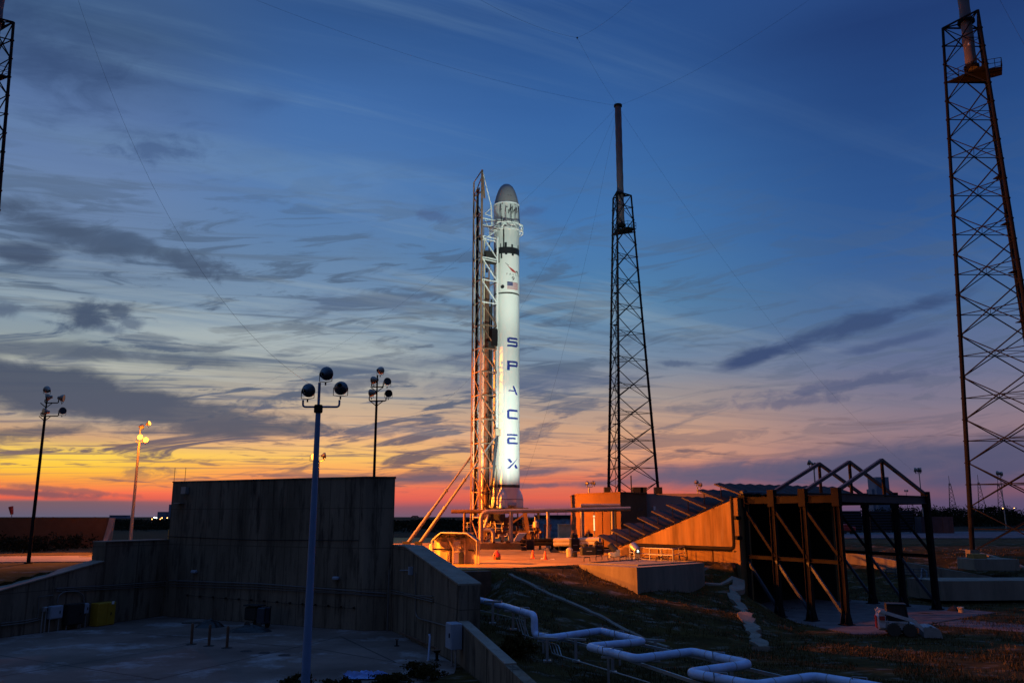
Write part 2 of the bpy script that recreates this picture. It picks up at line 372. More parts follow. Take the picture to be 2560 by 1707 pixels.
    def lathe(s, prof, n=24, org=(0, 0, 0), axis=None, cap=True):
        """prof: (radius, height) up the axis"""
        ax = Vector(axis).normalized() if axis else Vector((0, 0, 1)); q = ax.to_track_quat('Z', 'Y'); o = Vector(org)
        vs = [o + q @ Vector((r * math.cos(2 * math.pi * k / n), r * math.sin(2 * math.pi * k / n), h)) for r, h in prof for k in range(n)]
        m = len(prof); fs = [(i * n + k, i * n + (k + 1) % n, (i + 1) * n + (k + 1) % n, (i + 1) * n + k) for i in range(m - 1) for k in range(n)]
        if cap: fs += [tuple(range(n))[::-1], tuple(range((m - 1) * n, m * n))]
        return s.add(vs, fs)
    def build(s, name, m, parent=None, smooth=False, org=None):
        me = bpy.data.meshes.new(name); o = bpy.data.objects.new(name, me)
        off = Vector(org) if org is not None else Vector((0, 0, 0))
        me.from_pydata([tuple(Vector(v) - off) for v in s.v], [], s.f); me.update()
        me.materials.append(m if not isinstance(m, str) else M[m])
        if smooth:
            me.polygons.foreach_set('use_smooth', [True] * len(me.polygons))
            try: me.set_sharp_from_angle(angle=R(38))
            except Exception: pass
        col.objects.link(o)
        if parent is not None: o.parent = parent
        if org is not None: o.location = off
        return o
def tag(o, label, cat, group=None):
    o['label'] = label; o['category'] = cat
    if group: o['group'] = group
    return o
def thing(name, label, cat, loc=(0, 0, 0), rz=0.0, group=None):
    o = bpy.data.objects.new(name, None); col.objects.link(o); o.location = loc; o.rotation_euler = (0, 0, rz)
    o.empty_display_size = .3
    return tag(o, label, cat, group)
def kind(o, k='structure'): o['kind'] = k; return o
def kids(o): return [c for c in bpy.data.objects if c.parent == o]
def dup(o, loc, rz=None, label=None, scale=None):
    def cp_(x, par):
        c = x.copy(); col.objects.link(c); c.parent = par
        for k in kids(x): cp_(k, c)
        return c
    c = cp_(o, None); c.location = loc
    if rz is not None: c.rotation_euler = (0, 0, rz)
    if scale: c.scale = scale
    if label: c['label'] = label
    return c
# ---------------------------------------------------------------- ground
def inpoly(x, y, P_):
    c = False; j = len(P_) - 1
    for i in range(len(P_)):
        xi, yi = P_[i]; xj, yj = P_[j]
        if (yi > y) != (yj > y) and x < (xj - xi) * (y - yi) / (yj - yi) + xi: c = not c
        j = i
    return c
def dpl(x, y, L):
    b = 1e9
    for (ax, ay), (bx, by) in zip(L, L[1:]):
        vx, vy = bx - ax, by - ay; t = max(0, min(1, ((x - ax) * vx + (y - ay) * vy) / (vx * vx + vy * vy)))
        b = min(b, math.hypot(x - ax - t * vx, y - ay - t * vy))
    return b
def sstep(t): t = max(0, min(1, t)); return t * t * (3 - 2 * t)
W0, W1, W2, W3 = (-33, 57), (-27.6, 69.3), (-10.35, 60.5), (-8.35, 60.8)
W4, W5, W6 = (-2.84, 47.2), (-.3, 37.9), (1.9, 30)
YARD = [(-60, -30), (-60, 30), (-45, 33), W0, W1, W2, W3, W4, W5, W6, (2.6, -30)]
CREST = [(-4.2, 58.6), (-.1, 62.0), (5.0, 66.6), (9.3, 70.6), (14.2, 72.6), (17.7, 69.9)]
TOE = [(2.6, 24), (4, 38), (7, 47.5), (9.4, 51.5), (14.7, 52.0), (19.5, 60), (20.8, 66.5), (19.2, 70.6)]
MND = CREST + [(18.6, 71.2)] + TOE[::-1] + [(2.6, 24), W6, W5, W4]
F0, B0 = Vector((19, 70.8)), Vector((30.9, 81.4))       # mouth of the flame trench
TD = Vector((-.56, .83))
F1, B1 = F0 + TD * 24, B0 + TD * 24
TRENCH = [tuple(F0), tuple(B0), tuple(B1), tuple(F1)]
UP = CREST + [(18.6, 71.2), tuple(F1), (F1.x, 400), (-400, 400), (-400, 20), (-45, 33), W0, W1, W2, W3]
def gz(x, y):
    if -400 < x < 400 and y < 140:
        if inpoly(x, y, YARD) or dpl(x, y, [(-45, 33), W0, W1]) < .72 or dpl(x, y, [W1, W2, W3]) < .85 or dpl(x, y, [W3, W4, W5, W6]) < .72: return 0.0
        if inpoly(x, y, TRENCH): return 0.0
        if inpoly(x, y, MND):
            dc, dt = dpl(x, y, CREST), dpl(x, y, TOE)
            z = 4 * (dt / (dt + dc + 1e-6)) ** 1.15
            dp = dpl(x, y, [(-3.6, 58), (2.0, 46.2)]); z = min(z, 1.75 + max(0, dp - 1.3) * .8) if x > -4.5 else z
            b = noise.noise(Vector((x * .35, y * .35, 0))) * .22 + noise.noise(Vector((x * 1.3, y * 1.3, 3))) * .10
            return max(z, 0) + b * min(1, dt / 2, dc / 1.5)
        if inpoly(x, y, UP):
            if x < -24 and y < 66: return 4.0 * sstep((y - 46) / 16) * 1.0 + .05 * noise.noise(Vector((x, y, 0)))
            return 4.0
        d = (x - 31) * .2481 + (y - 82) * .9687
        b = noise.noise(Vector((x * .3, y * .3, 0))) * .3 + noise.noise(Vector((x * 1.2, y * 1.2, 3))) * .12
        z = 4.0 * sstep(d / 22)
        if x > 18 and d > 0: return z + b * min(1, d / 3) * (1 if y < 118 else .2)
        if x > 2.6: return 0.0 + .06 * noise.noise(Vector((x * .5, y * .5, 0))) * min(1, max(0, -d) / 3)
        return z if y > 80 else 0.0
    return 4.0 if y > 0 or abs(x) > 400 else 0.0
def axis(lo, a, b, hi, step):
    r = []; v = a
    while v < b: r.append(v); v += step
    r.append(b); s = step; v = b
    while v < hi: s *= 1.35; v += s; r.append(min(v, hi))
    s = step; v = a; l = []
    while v > lo: s *= 1.35; v -= s; l.append(max(v, lo))
    return l[::-1] + r
XS = axis(-5000, -62, 66, 5000, .55); YS = axis(-200, 28, 128, 6500, .55)
m = MB(); nx = len(XS)
for y in YS:
    for x in XS: m.v.append((x, y, gz(x, y)))
m.f = [(j * nx + i, j * nx + i + 1, (j + 1) * nx + i + 1, (j + 1) * nx + i) for j in range(len(YS) - 1) for i in range(nx - 1)]
g = kind(m.build('ground', 'grass', smooth=True)); g.data.materials.append(M['far_ground'])
for p in g.data.polygons:
    if p.center.y > 145 or abs(p.center.x) > 120: p.material_index = 1
# yard slab with its joints (grooves between poured bays)
m = MB(); YD = [(-60, -10), (-60, 33), (-45, 33), W0, W1, W2, W3, W4, (-1.6, 43.5), (-2.4, 42), (-30, 38.5), (-30, -10)]
m.prism([(-60, 15), (-14, 33), (-2.6, 41.5), (-2.9, 46.9), (-8.0, 60.7), W2, (-27.5, 69.15), (-33, 56.9), (-60, 3)][::1] if False else [(-60, -5), (-8, 36), (-2.9, 44.6), (-2.9, 46.9), (-8.0, 60.7), W2, (-27.5, 69.15), (-33, 56.9), (-60, 3)], -.3, .03)
kind(m.build('yard_slab', 'yard'))
m = MB()
def strip(m, a, b, w, z):
    a = Vector((a[0], a[1])); b = Vector((b[0], b[1])); n = (b - a).normalized(); n = Vector((-n.y, n.x)) * w / 2
    m.add([(a.x - n.x, a.y - n.y, z), (b.x - n.x, b.y - n.y, z), (b.x + n.x, b.y + n.y, z), (a.x + n.x, a.y + n.y, z)], [(0, 1, 2, 3)])
for a, b in (((0, 1690), (470, 1612)), ((440, 1612), (560, 1588)), ((380, 1700), (735, 1618)), ((0, 1637), (400, 1698)), ((325, 1580), (800, 1622)), ((735, 1618), (852, 1590)), ((852, 1590), (990, 1655)), ((800, 1622), (990, 1655)), ((0, 1720), (380, 1693))):
    strip(m, G(*a, .034), G(*b, .034), .1, .034)
kind(m.build('yard_joints', 'dark'))
# launch pad slab
m = MB()
PADP = [(-7.2, 61.6), (-4.4, 59.2), (-.3, 62.2), (4.9, 66.3), (9.2, 71.5), (11.8, 77.5), (F1.x - 1.6, F1.y - 2.0), (F1.x - 1, 118), (26, 124), (26, 150), (-40, 150), (-40, 80), (-24, 76)]
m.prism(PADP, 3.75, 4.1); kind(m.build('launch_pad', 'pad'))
m = MB()
for a, b in (((1130, 1412), (1420, 1390)), ((1150, 1399), (1500, 1381)), ((1230, 1386), (1480, 1370)), ((1210, 1374), (1500, 1377)), ((1190, 1405), (1330, 1422))):
    strip(m, G(*a, 4.104), G(*b, 4.104), .07, 4.104)
kind(m.build('pad_joints', 'rust'))
# service road at the left, far road at the right, paved apron under the steel frames
m = MB(); m.prism([(-75, 66), (-50, 69.5), (-29, 73), (-28, 84.5), (-50, 80.5), (-75, 77)], 3.7, 4.07); kind(m.build('road', 'road'))
m = MB(); m.prism([(42, 150), (240, 152), (240, 215), (110, 215), (60, 190)], 3.6, 4.05); kind(m.build('road', 'gravel'))
m = MB()
A_ = [G(1945, 1535), G(1990, 1556), G(2130, 1585), G(2210, 1586), G(2330, 1558), G(2490, 1531), G(2350, 1516), G(2110, 1498)]
m.prism([(p.x, p.y) for p in A_] + [(B0.x, B0.y)] + [(B1.x, B1.y), (F1.x, F1.y)] + [(F0.x, F0.y)], -.3, .03)
kind(m.build('apron', 'paver'))
m = MB(); A_ = [G(2330, 1561), G(2560, 1580), G(2700, 1590), G(2700, 1570), G(2560, 1562), G(2400, 1548)]
m.prism([(p.x, p.y) for p in A_], -.3, .024); kind(m.build('path', 'paver'))

def GT(px, py):
    """where the view through px, py meets the terrain"""
    x, y, z = ray(px, py); t = 12.0
    while t < 400:
        if CZ + z * t <= gz(x * t, y * t): break
        t += .15
    return Vector((x * t, y * t, gz(x * t, y * t)))
def cyard(px, py, z=0): return G(px, py, z)
# ---------------------------------------------------------------- concrete blast wall and its wings
def wallstrip(m, a, b, th, z0, za, zb):
    """upright wall from a to b; th is laid to the left of a->b"""
    a = Vector(a); b = Vector(b); n = (b - a).normalized(); n = Vector((-n.y, n.x)) * th
    m.prism([tuple(a), tuple(b), tuple(b + n), tuple(a + n)], z0, [za, zb, zb, za])
bw = thing('blast_wall', 'tall dark concrete blast wall standing in front of the yard', 'wall', (-18, 64, 0))
def wpart(m, name, mt, root, smooth=False):
    o = m.build(name, mt, root, smooth); o.matrix_parent_inverse = root.matrix_world.inverted() if False else Matrix.Translation(-Vector(root.location)); return o
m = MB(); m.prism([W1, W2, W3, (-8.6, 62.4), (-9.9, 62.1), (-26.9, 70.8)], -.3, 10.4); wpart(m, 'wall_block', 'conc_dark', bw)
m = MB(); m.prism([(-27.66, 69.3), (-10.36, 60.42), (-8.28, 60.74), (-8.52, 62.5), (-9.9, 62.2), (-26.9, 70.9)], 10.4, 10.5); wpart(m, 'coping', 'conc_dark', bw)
m = MB(); m.box((-26.2, 68.3, 9.75), (.5, .35, .55), R(-27)); m.box((-26.7, 68.55, 8.75), (.7, .5, .05), R(-27)); wpart(m, 'junction_box', 'galv', bw)
for px in (435, 462):
    p = P(px, 1203, 69.2); m = MB(); m.bar((p.x, p.y, 10.4), (p.x, p.y, 11.6), .02); wpart(m, 'rod', 'steel', bw)
def onwall(px, py, a=W1, b=W2, off=.05):
    """point of the wall face a-b seen at px, py"""
    x, y, z = ray(px, py); ax, ay = a; ux, uy = b[0] - ax, b[1] - ay
    det = x * (-uy) + ux * y; t = (ax * (-uy) + ux * ay) / det
    n = Vector((uy, -ux)).normalized() * off
    return Vector((x * t + n.x, y * t + n.y, CZ + z * t))
for y0, y1, y2, r_, o_ in ((1450, 1468, 1484, .05, .12), (1457, 1474, 1490, .03, .09), (1463, 1480, 1492, .025, .09)):
    m = MB(); m.path([onwall(425, y0, off=o_), onwall(650, (y0 + y1) / 2 - 1, off=o_), onwall(890, y2 - 8, off=o_), onwall(903, y2 - 6, off=o_), onwall(965, y2 - 2, W2, W3, o_)], r_, 6); wpart(m, 'conduit', 'conduit', bw)
m = MB()
for k in range(14):
    px = 470 + k * 32; p = onwall(px, 1487 + k * 2.4, off=.08); m.box(p, (.12, .12, .12))
m.path([onwall(470, 1487, off=.06), onwall(886, 1520, off=.06)], .012, 5); wpart(m, 'anchor_row', 'steel', bw)
for px, py in ((490, 1428), (844, 1444)):
    m = MB(); p = onwall(px, py, off=.2); m.box(p, (.5, .3, .22), R(-27), bev=.05); wpart(m, 'wall_lamp', 'box', bw)
m = MB(); m.path([onwall(420, 1340, off=.02), onwall(640, 1349, off=.02), onwall(896, 1350, off=.02)], .03, 5); wpart(m, 'drip_line', 'dark', bw)
m = MB(); p = onwall(962, 1472, W2, W3, .1); m.path([(p.x + .3, p.y - .3, 4.1), (p.x + .3, p.y - .3, 0)], .05, 8); wpart(m, 'downpipe', 'conduit', bw)
# left wing
lw = thing('retaining_wall', 'low stepped concrete retaining wall joining the left of the blast wall', 'wall', (-30, 63, 0))
L0 = Vector(W0); L1 = Vector(W1); dL = (L1 - L0).normalized(); nL = Vector((-dL.y, dL.x)) * 1.25
s1 = L0 + dL * 7.4
m = MB(); q = [L1, s1, s1 + nL, L1 + nL]; m.prism([tuple(v) for v in q], -.3, 5.85); wpart(m, 'wall_panel', 'conc_dark', lw)
m = MB(); e = L0 - dL * 14
q = [s1, e, e + nL, s1 + nL]; m.prism([tuple(v) for v in q], -.3, [4.45, -.6 + 1.0, .4, 4.45]); wpart(m, 'sloping_panel', 'conc_dark', lw)
m = MB(); k = nL * .06
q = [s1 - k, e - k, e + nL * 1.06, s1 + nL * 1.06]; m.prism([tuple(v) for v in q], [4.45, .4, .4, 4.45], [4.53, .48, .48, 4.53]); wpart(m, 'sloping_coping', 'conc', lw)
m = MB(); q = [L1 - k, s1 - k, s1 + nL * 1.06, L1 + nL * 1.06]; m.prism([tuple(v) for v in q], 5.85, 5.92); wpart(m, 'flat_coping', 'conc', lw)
def onl(px, py, off=.08): return onwall(px, py, W0, W1, off)
for y0, y1, r_ in ((1470, 1452, .04), (1474, 1457, .025), (1478, 1462, .025)):
    m = MB(); m.path([onl(138, y0), onl(300, (y0 + y1) / 2), onl(424, y1)], r_, 6); wpart(m, 'conduit', 'conduit', lw)
m = MB(); m.path([onl(140, 1507, .12), onl(143, 1488, .12), onl(158, 1478, .12), onl(192, 1477, .12), onl(206, 1487, .12), onl(207, 1505, .12)], .05, 8, .3); m.path([onl(92, 1545, .1), onl(95, 1490, .1), onl(130, 1487, .1)], .03, 6); wpart(m, 'conduit_loop', 'conduit', lw)
m = MB(); m.path([onl(0, 1563, .1), onl(60, 1556, .1), onl(105, 1546, .1)], .04, 6); m.path([onl(0, 1557, .1), onl(60, 1550, .1), onl(105, 1542, .1)], .03, 6); wpart(m, 'conduit', 'conduit', lw)
angL = math.atan2(dL.y, dL.x)
def cab(name, label, cat, x0, y0, x1, y1, mt, legs=None, dep=.5, z0=None, doors=1):
    a = onl(x0, y1, .1 + dep / 2); b = onl(x1, y1, .1 + dep / 2); top = onl((x0 + x1) / 2, y0, .1 + dep / 2); c = (a + b) / 2
    w = (Vector((b.x, b.y)) - Vector((a.x, a.y))).length; zb = c.z if z0 is None else z0
    t = thing(name, label, cat, (c.x, c.y, 0 if legs else zb), angL)
    m = MB(); m.box((0, 0, (top.z + zb) / 2 - t.location.z), (w, dep, top.z - zb), bev=.03); m.build('cabinet', mt, t)
    m = MB()
    for i in range(doors): m.box((-w / 2 + w * (i + .5) / doors, -dep / 2 - .012, (top.z + zb) / 2 - t.location.z), (w / doors - .08, .03, top.z - zb - .14))
    m.build('door', mt, t)
    m = MB(); m.box((w * .22, -dep / 2 - .05, (top.z + zb) / 2 - t.location.z), (.05, .05, .18)); m.build('handle', 'black', t)
    if legs:
        for s_ in (-1, 1): m = MB(); m.bar((s_ * w * .38, 0, 0), (s_ * w * .38, 0, zb), .04); m.build('leg', 'galv', t)
    return t
yc = cab('cabinet', 'yellow steel cabinet with a double door against the left wall', 'cabinet', 219, 1505, 262, 1570, 'yellow', None, .8, .03, 2)
m = MB(); m.box((.42, -.46, 1.55), (.2, .02, .2)); m.build('notice', 'white', yc)
cab('electrical_box', 'large pale blue electrical box on two legs at the left wall', 'box', 113, 1513, 143, 1545, 'box', True, .4)
cab('electrical_box', 'small narrow electrical box on legs beside the yellow cabinet', 'box', 194, 1507, 210, 1533, 'box', True, .35)
cab('electrical_box', 'tiny pale box mounted left of the large blue electrical box', 'box', 100, 1516, 111, 1528, 'galv', True, .25)
cab('cabinet', 'black equipment cabinet between the two electrical boxes', 'cabinet', 151, 1508, 190, 1562, 'dark', True, .6, .35)

# right wing and the lower wall that carries on from it
rw = thing('retaining_wall', 'pale topped sloping concrete wing wall right of the blast wall', 'wall', (-5, 54, 0))
a, b = Vector(W4), Vector(W3); d = (b - a).normalized(); n = Vector((d.y, -d.x)) * 1.2
k1 = b - d * 3.2
m = MB(); q = [tuple(b), tuple(k1), tuple(k1 + n), tuple(b + n)]; m.prism(q[::1], -.3, 5.7); wpart(m, 'wall_panel', 'conc_dark', rw)
m = MB(); q = [tuple(k1), tuple(a), tuple(a + n), tuple(k1 + n)]; m.prism(q, -.3, [5.7, 4.05, 4.05, 5.7]); wpart(m, 'sloping_panel', 'conc_dark', rw)
kk = n * .05
m = MB(); q = [tuple(k1 - kk), tuple(a - kk), tuple(a + n * 1.05), tuple(k1 + n * 1.05)]; m.prism(q, [5.7, 4.05, 4.05, 5.7], [5.79, 4.14, 4.14, 5.79]); wpart(m, 'sloping_coping', 'conc', rw)
m = MB(); q = [tuple(b - kk), tuple(k1 - kk), tuple(k1 + n * 1.05), tuple(b + n * 1.05)]; m.prism(q, 5.7, 5.78); wpart(m, 'flat_coping', 'conc', rw)
def onr(px, py, off=.08): return onwall(px, py, W3, W4, off)
for y0, y1 in ((1473, 1498), (1478, 1503), (1483, 1490)):
    m = MB(); m.path([onr(975, y0), onr(1030, (y0 + y1) / 2), onr(1085, y1)], .035, 6); wpart(m, 'conduit', 'conduit', rw)
m = MB(); m.path([onr(1042, 1430), onr(1042, 1535), onr(1050, 1545), onr(1125, 1565), onr(1132, 1580)], .04, 6, .3); wpart(m, 'conduit', 'conduit', rw)
m = MB(); m.path([onr(1003, 1425), onr(1030, 1424)], .03, 6); m.box(onr(1031, 1426, .12), (.25, .25, .5), R(-68)); wpart(m, 'wall_lamp', 'box', rw)
m = MB(); m.path([onr(962, 1470), onr(962, 1578)], .05, 8); wpart(m, 'downpipe', 'conduit', rw)
for i, (px, py) in enumerate(((1012, 1586), (1041, 1598), (1066, 1610), (1098, 1625))):
    m = MB(); p = G(px, py); m.path([(p.x - .25, p.y + .1, .3), (p.x, p.y, .3), (p.x, p.y, .62)], .05, 6, .1); m.bar((p.x, p.y, .03), (p.x, p.y, .3), .06); wpart(m, 'valve', 'rust', rw)
m = MB(); m.path([tuple(G(1000, 1580, .3)), tuple(G(1098, 1622, .3))], .06, 8); wpart(m, 'floor_pipe', 'rust', rw)
m = MB(); m.box((-6.9, 58.6, 3.3), (1.2, .06, .8), R(-67.7)); wpart(m, 'recess_shade', 'dark', rw)  # flat black plate, the shade of a recess put into colour
lo = thing('retaining_wall', 'low concrete wall running down beside the white pipe toward the viewer', 'wall', (-1, 42, 0))
a, b = Vector(W5), Vector(W4); c_ = Vector(W6); d = (b - a).normalized(); n = Vector((d.y, -d.x)) * .5
m = MB(); m.prism([tuple(b), tuple(a), tuple(a + n), tuple(b + n)], -.3, [2.15, 1.5, 1.5, 2.15]); m.prism([tuple(a), tuple(c_), tuple(c_ + n), tuple(a + n)], -.3, [1.5, .9, .9, 1.5]); wpart(m, 'wall_panel', 'conc_dark', lo)
m = MB(); m.prism([tuple(b - n * .04), tuple(a - n * .04), tuple(a + n * 1.04), tuple(b + n * 1.04)], [2.15, 1.5, 1.5, 2.15], [2.22, 1.57, 1.57, 2.22]); wpart(m, 'coping', 'conc', lo)
# grey box on posts in front of the wing wall
p = Vector((-3.05, 46.4, 0))
t = thing('electrical_box', 'grey electrical box on two posts by the end of the right wing wall', 'box', (p.x, p.y, .03), R(-68))
m = MB(); m.box((0, 0, 1.55), (1.0, .6, 1.3), bev=.03); m.build('cabinet', 'box', t)
m = MB(); m.box((0, -.31, 1.55), (.9, .03, 1.2)); m.build('door', 'box', t)
m = MB(); m.box((.25, -.35, 1.6), (.08, .05, .22)); m.build('handle', 'black', t)
for s_ in (-1, 1): m = MB(); m.bar((s_ * .3, 0, 0), (s_ * .3, 0, .9), .05); m.build('leg', 'galv', t)

# ---------------------------------------------------------------- things on the yard
for i, (px, py, lab) in enumerate(((478, 1611, 'leftmost of three dark bollards on the yard'), (522, 1615, 'middle one of three dark bollards on the yard'), (567, 1620, 'rightmost of three dark bollards on the yard'))):
    p = G(px, py); t = thing('bollard', lab, 'bollard', (p.x, p.y, .03), 0, 'bollards in a row on the yard')
    m = MB(); m.lathe([(.085, 0), (.085, 1.18), (.07, 1.24), (.02, 1.26)], 12); m.build('post', 'rust', t)
    m = MB(); m.lathe([(.32, 0), (.32, .02), (.28, .03)], 20); m.build('base_plate', 'dark', t)
for px, py, lab in ((615, 1627, 'round cover nearest the bollards on the yard'), (661, 1631, 'round cover with a dark centre, in the middle of its row'), (711, 1637, 'round cover farthest right, just left of the tall pole')):
    p = G(px, py, .03); m = MB(); m.lathe([(.34, 0), (.34, .012), (.28, .012), (.28, .004), (.02, .004)], 24); tag(m.build('manhole_cover', 'dark', org=(0, 0, 0)), lab, 'cover', 'round covers in the yard slab').location = (p.x, p.y, .031)
def heap(name, px, py, w, d_, h, lab, cat, mt, seed, tail=None):
    p = G(px, py, .03); m = MB(); n = 22; k = 9; rnd = random.Random(seed)
    vs = []
    for j in range(k):
        r = 1 - j / (k - 1)
        for i in range(n):
            a = 2 * math.pi * i / n; q = 1 + .25 * noise.noise(Vector((math.cos(a) * 2, math.sin(a) * 2, seed + j * .2)))
            z = h * (1 - r ** 2) * (1 + .35 * noise.noise(Vector((math.cos(a) * r * 3, math.sin(a) * r * 3, seed))))
            vs.append((math.cos(a) * w * r * q, math.sin(a) * d_ * r * q, z))
    m.add(vs, [(j * n + i, j * n + (i + 1) % n, (j + 1) * n + (i + 1) % n, (j + 1) * n + i) for j in range(k - 1) for i in range(n)])
    if tail: m.path([(0, 0, h * .6), tail], .05, 6)
    o = tag(m.build(name, mt), lab, cat); o.location = p; return o
heap('cable_heap', 523, 1566, 1.0, .75, .5, 'black heap with a bar sticking out, behind the bollards', 'heap', 'black', 3, (-2.0, .1, .25))
heap('cable_heap', 625, 1578, 1.5, .7, .42, 'larger black heap in front of the small machine at the wall', 'heap', 'black', 5)
p = G(640, 1568, .03)
t = thing('pump_unit', 'small dark wheeled machine against the foot of the blast wall', 'machine', (p.x, p.y, .03), R(-27))
m = MB(); m.box((-.3, 0, .95), (1.1, .8, .9), bev=.08); m.box((-.25, 0, 1.5), (1.3, .9, .08)); m.build('housing', 'dark', t)
m = MB(); m.box((.65, 0, .85), (.7, .75, 1.1), bev=.05); m.build('tank', 'steel_blue', t)
for s_ in (-1, 1):
    for u in (-.45, .65): m = MB(); m.lathe([(.05, -.07), (.2, -.07), (.23, 0), (.2, .07), (.05, .07)], 16, (u, s_ * .42, .23), (0, 1, 0)); m.build('wheel', 'rubber', t)
m = MB(); m.path([(1.0, .2, .5), (1.1, .2, 1.5), (1.1, -.3, 1.5), (1.0, -.3, .5)], .03, 6); m.build('handle', 'steel', t)
# white vent pipe and small stub valve on the yard
p = G(1071, 1652, .03); t = thing('vent_pipe', 'white upright vent pipe leaning slightly near the wing wall', 'pipe', p)
m = MB(); m.path([(0, 0, 0), (.06, 0, 1.25), (.02, 0, 1.4)], .06, 8); m.build('pipe', 'whitepipe', t)
m = MB(); m.lathe([(.12, 0), (.12, .05), (.07, .06)], 12); m.build('flange', 'galv', t)
p = G(1092, 1650, .03); t = thing('valve_stand', 'low dark valve stand right of the white vent pipe', 'valve', p)
m = MB(); m.lathe([(.14, 0), (.14, .05), (.08, .07), (.08, .4), (.17, .42), (.17, .5)], 12); m.build('body', 'steel', t)
m = MB(); m.lathe([(.22, .52), (.24, .54), (.22, .56)], 14); m.build('handwheel', 'rust', t)
p = G(992, 1614, .03); t = thing('valve_stand', 'small dark standpipe alone in the middle of the yard', 'valve', p)
m = MB(); m.lathe([(.16, 0), (.16, .03), (.05, .05), (.05, .35)], 10); m.build('body', 'steel', t)
m = MB(); m.lathe([(.12, .36), (.12, .4)], 12); m.build('handwheel', 'rust', t)
# crumpled blue sheet at the bottom edge
p = G(925, 1694, .05); m = MB(); n = 34
for j in range(n):
    for i in range(n):
        u, v = i / (n - 1) - .5, j / (n - 1) - .5
        h = abs(noise.noise(Vector((u * 6, v * 7, 2)))) * .5 + abs(noise.noise(Vector((u * 15, v * 15, 5)))) * .14
        w = 1 if u < .18 else max(.15, 1 - (u - .18) * 3)
        m.v.append((u * 2.5 + .1 * noise.noise(Vector((u * 5, v * 5, 9))), v * .9 * w + .12 * noise.noise(Vector((u * 6, v * 6, 1))), .05 + h * w * (1 - abs(2 * v) ** 3)))
m.f = [(j * n + i, j * n + i + 1, (j + 1) * n + i + 1, (j + 1) * n + i) for j in range(n - 1) for i in range(n - 1)]
tag(m.build('plastic_sheet', 'tarp', smooth=True), 'crumpled light blue sheet lying on the dark ground at the bottom edge', 'sheet').location = p
# ---------------------------------------------------------------- rocket
RY = 115.0; RXc = P(1265.5, 1100, RY).x; RR = 1.83
def zr(py): return P(1265, py, RY).z
rk = thing('rocket', 'tall white rocket with blue vertical lettering standing on the launch mount', 'rocket', (RXc, RY, zr(1268)))
O_ = Vector((RXc, RY, zr(1268)))
def rl(py): return zr(py) - O_.z
def rpart(m, name, mt, parent=None, smooth=True): return m.build(name, mt, parent or rk, smooth)
m = MB(); m.lathe([(RR, rl(1264)), (RR, rl(742))], 64); body = rpart(m, 'first_stage', 'hull')
m = MB(); m.lathe([(RR * .985, rl(742)), (RR * .985, rl(738))], 64); rpart(m, 'stage_joint', 'hullband')
m = MB(); m.lathe([(RR, rl(738)), (RR, rl(643))], 64); rpart(m, 'interstage', 'hull')
m = MB(); m.lathe([(RR + .006, rl(643)), (RR + .006, rl(627))], 64); bb = rpart(m, 'black_band', 'black')
m = MB(); m.lathe([(RR, rl(627)), (RR, rl(552))], 64); rpart(m, 'second_stage', 'hullgrey')
m = MB(); m.lathe([(RR, rl(552)), (RR + .02, rl(517)), (RR + .03, rl(515.5)), (RR, rl(515))], 64); trunk = rpart(m, 'trunk', 'hullgrey')
m = MB(); m.lathe([(RR, rl(515)), (RR * .93, rl(505)), (RR * .80, rl(490)), (RR * .66, rl(478)), (RR * .5, rl(469)), (RR * .3, rl(463.5)), (RR * .1, rl(461.5)), (.02, rl(461.2))], 64); caps = rpart(m, 'capsule', 'hullpale')
m = MB(); m.lathe([(RR + .02, rl(517.5)), (RR + .05, rl(517)), (RR + .05, rl(515)), (RR + .01, rl(514.6))], 64, cap=False); rpart(m, 'seam_ring', 'white', trunk)
m = MB(); m.lathe([(RR + .012, rl(1219)), (RR + .012, rl(1212))], 64); rpart(m, 'dark_band', 'hullband', body)
m = MB(); m.lathe([(RR + .05, rl(1264)), (RR + .08, rl(1262)), (RR + .08, rl(1260)), (RR + .01, rl(1256))], 64); rpart(m, 'engine_skirt', 'hullgrey')
m = MB(); m.lathe([(RR + .015, rl(1249)), (RR + .015, rl(1247.6))], 64); rpart(m, 'seam', 'hullband', body)
for th in (-17, 73, 163, 253):
    a = R(th); c = (math.sin(a) * 1.62, -math.cos(a) * 1.62, 0); h = rl(1221)
    m = MB(); m.lathe([(.76, -.35), (.76, .9), (.74, h * .45), (.66, h * .62), (.5, h * .78), (.3, h * .91), (.08, h)], 28, c); f = rpart(m, 'engine_fairing', 'hull')
    m = MB(); m.lathe([(.768, rl(1249)), (.768, rl(1247.8))], 28, c); rpart(m, 'seam', 'hullband', f)
def wrapv(s, z, th, off=.012, r=RR):
    t = R(th) + s / r; return ((r + off) * math.sin(t), -(r + off) * math.cos(t), z)
lay = [0]
def quad(m, pts, th, zc, off=.012, sub=8, k=1.0):
    """4-corner patch (a,b along the bottom; c,d along the top) laid onto the hull"""
    lay[0] = (lay[0] + 1) % 12; off = off + lay[0] * .0012
    a, b, c, d = [Vector(p) * k for p in pts]; vs = []; h = 6
    for i in range(sub + 1):
        t = i / sub; lo_ = a.lerp(b, t); hi = d.lerp(c, t)
        for j in range(h + 1): q = lo_.lerp(hi, j / h); vs.append(wrapv(q.x, zc + q.y, th, off))
    m.add(vs, [(i * (h + 1) + j, (i + 1) * (h + 1) + j, (i + 1) * (h + 1) + j + 1, i * (h + 1) + j + 1) for i in range(sub) for j in range(h)])
def rect(m, x0, x1, y0, y1, th, zc, k=1.0, off=.012): quad(m, ((x0, y0), (x1, y0), (x1, y1), (x0, y1)), th, zc, off, k=k)
def rrect(m, x0, x1, y0, y1, th, zc): rect(m, x0, x1, y0, y1, th, zc)
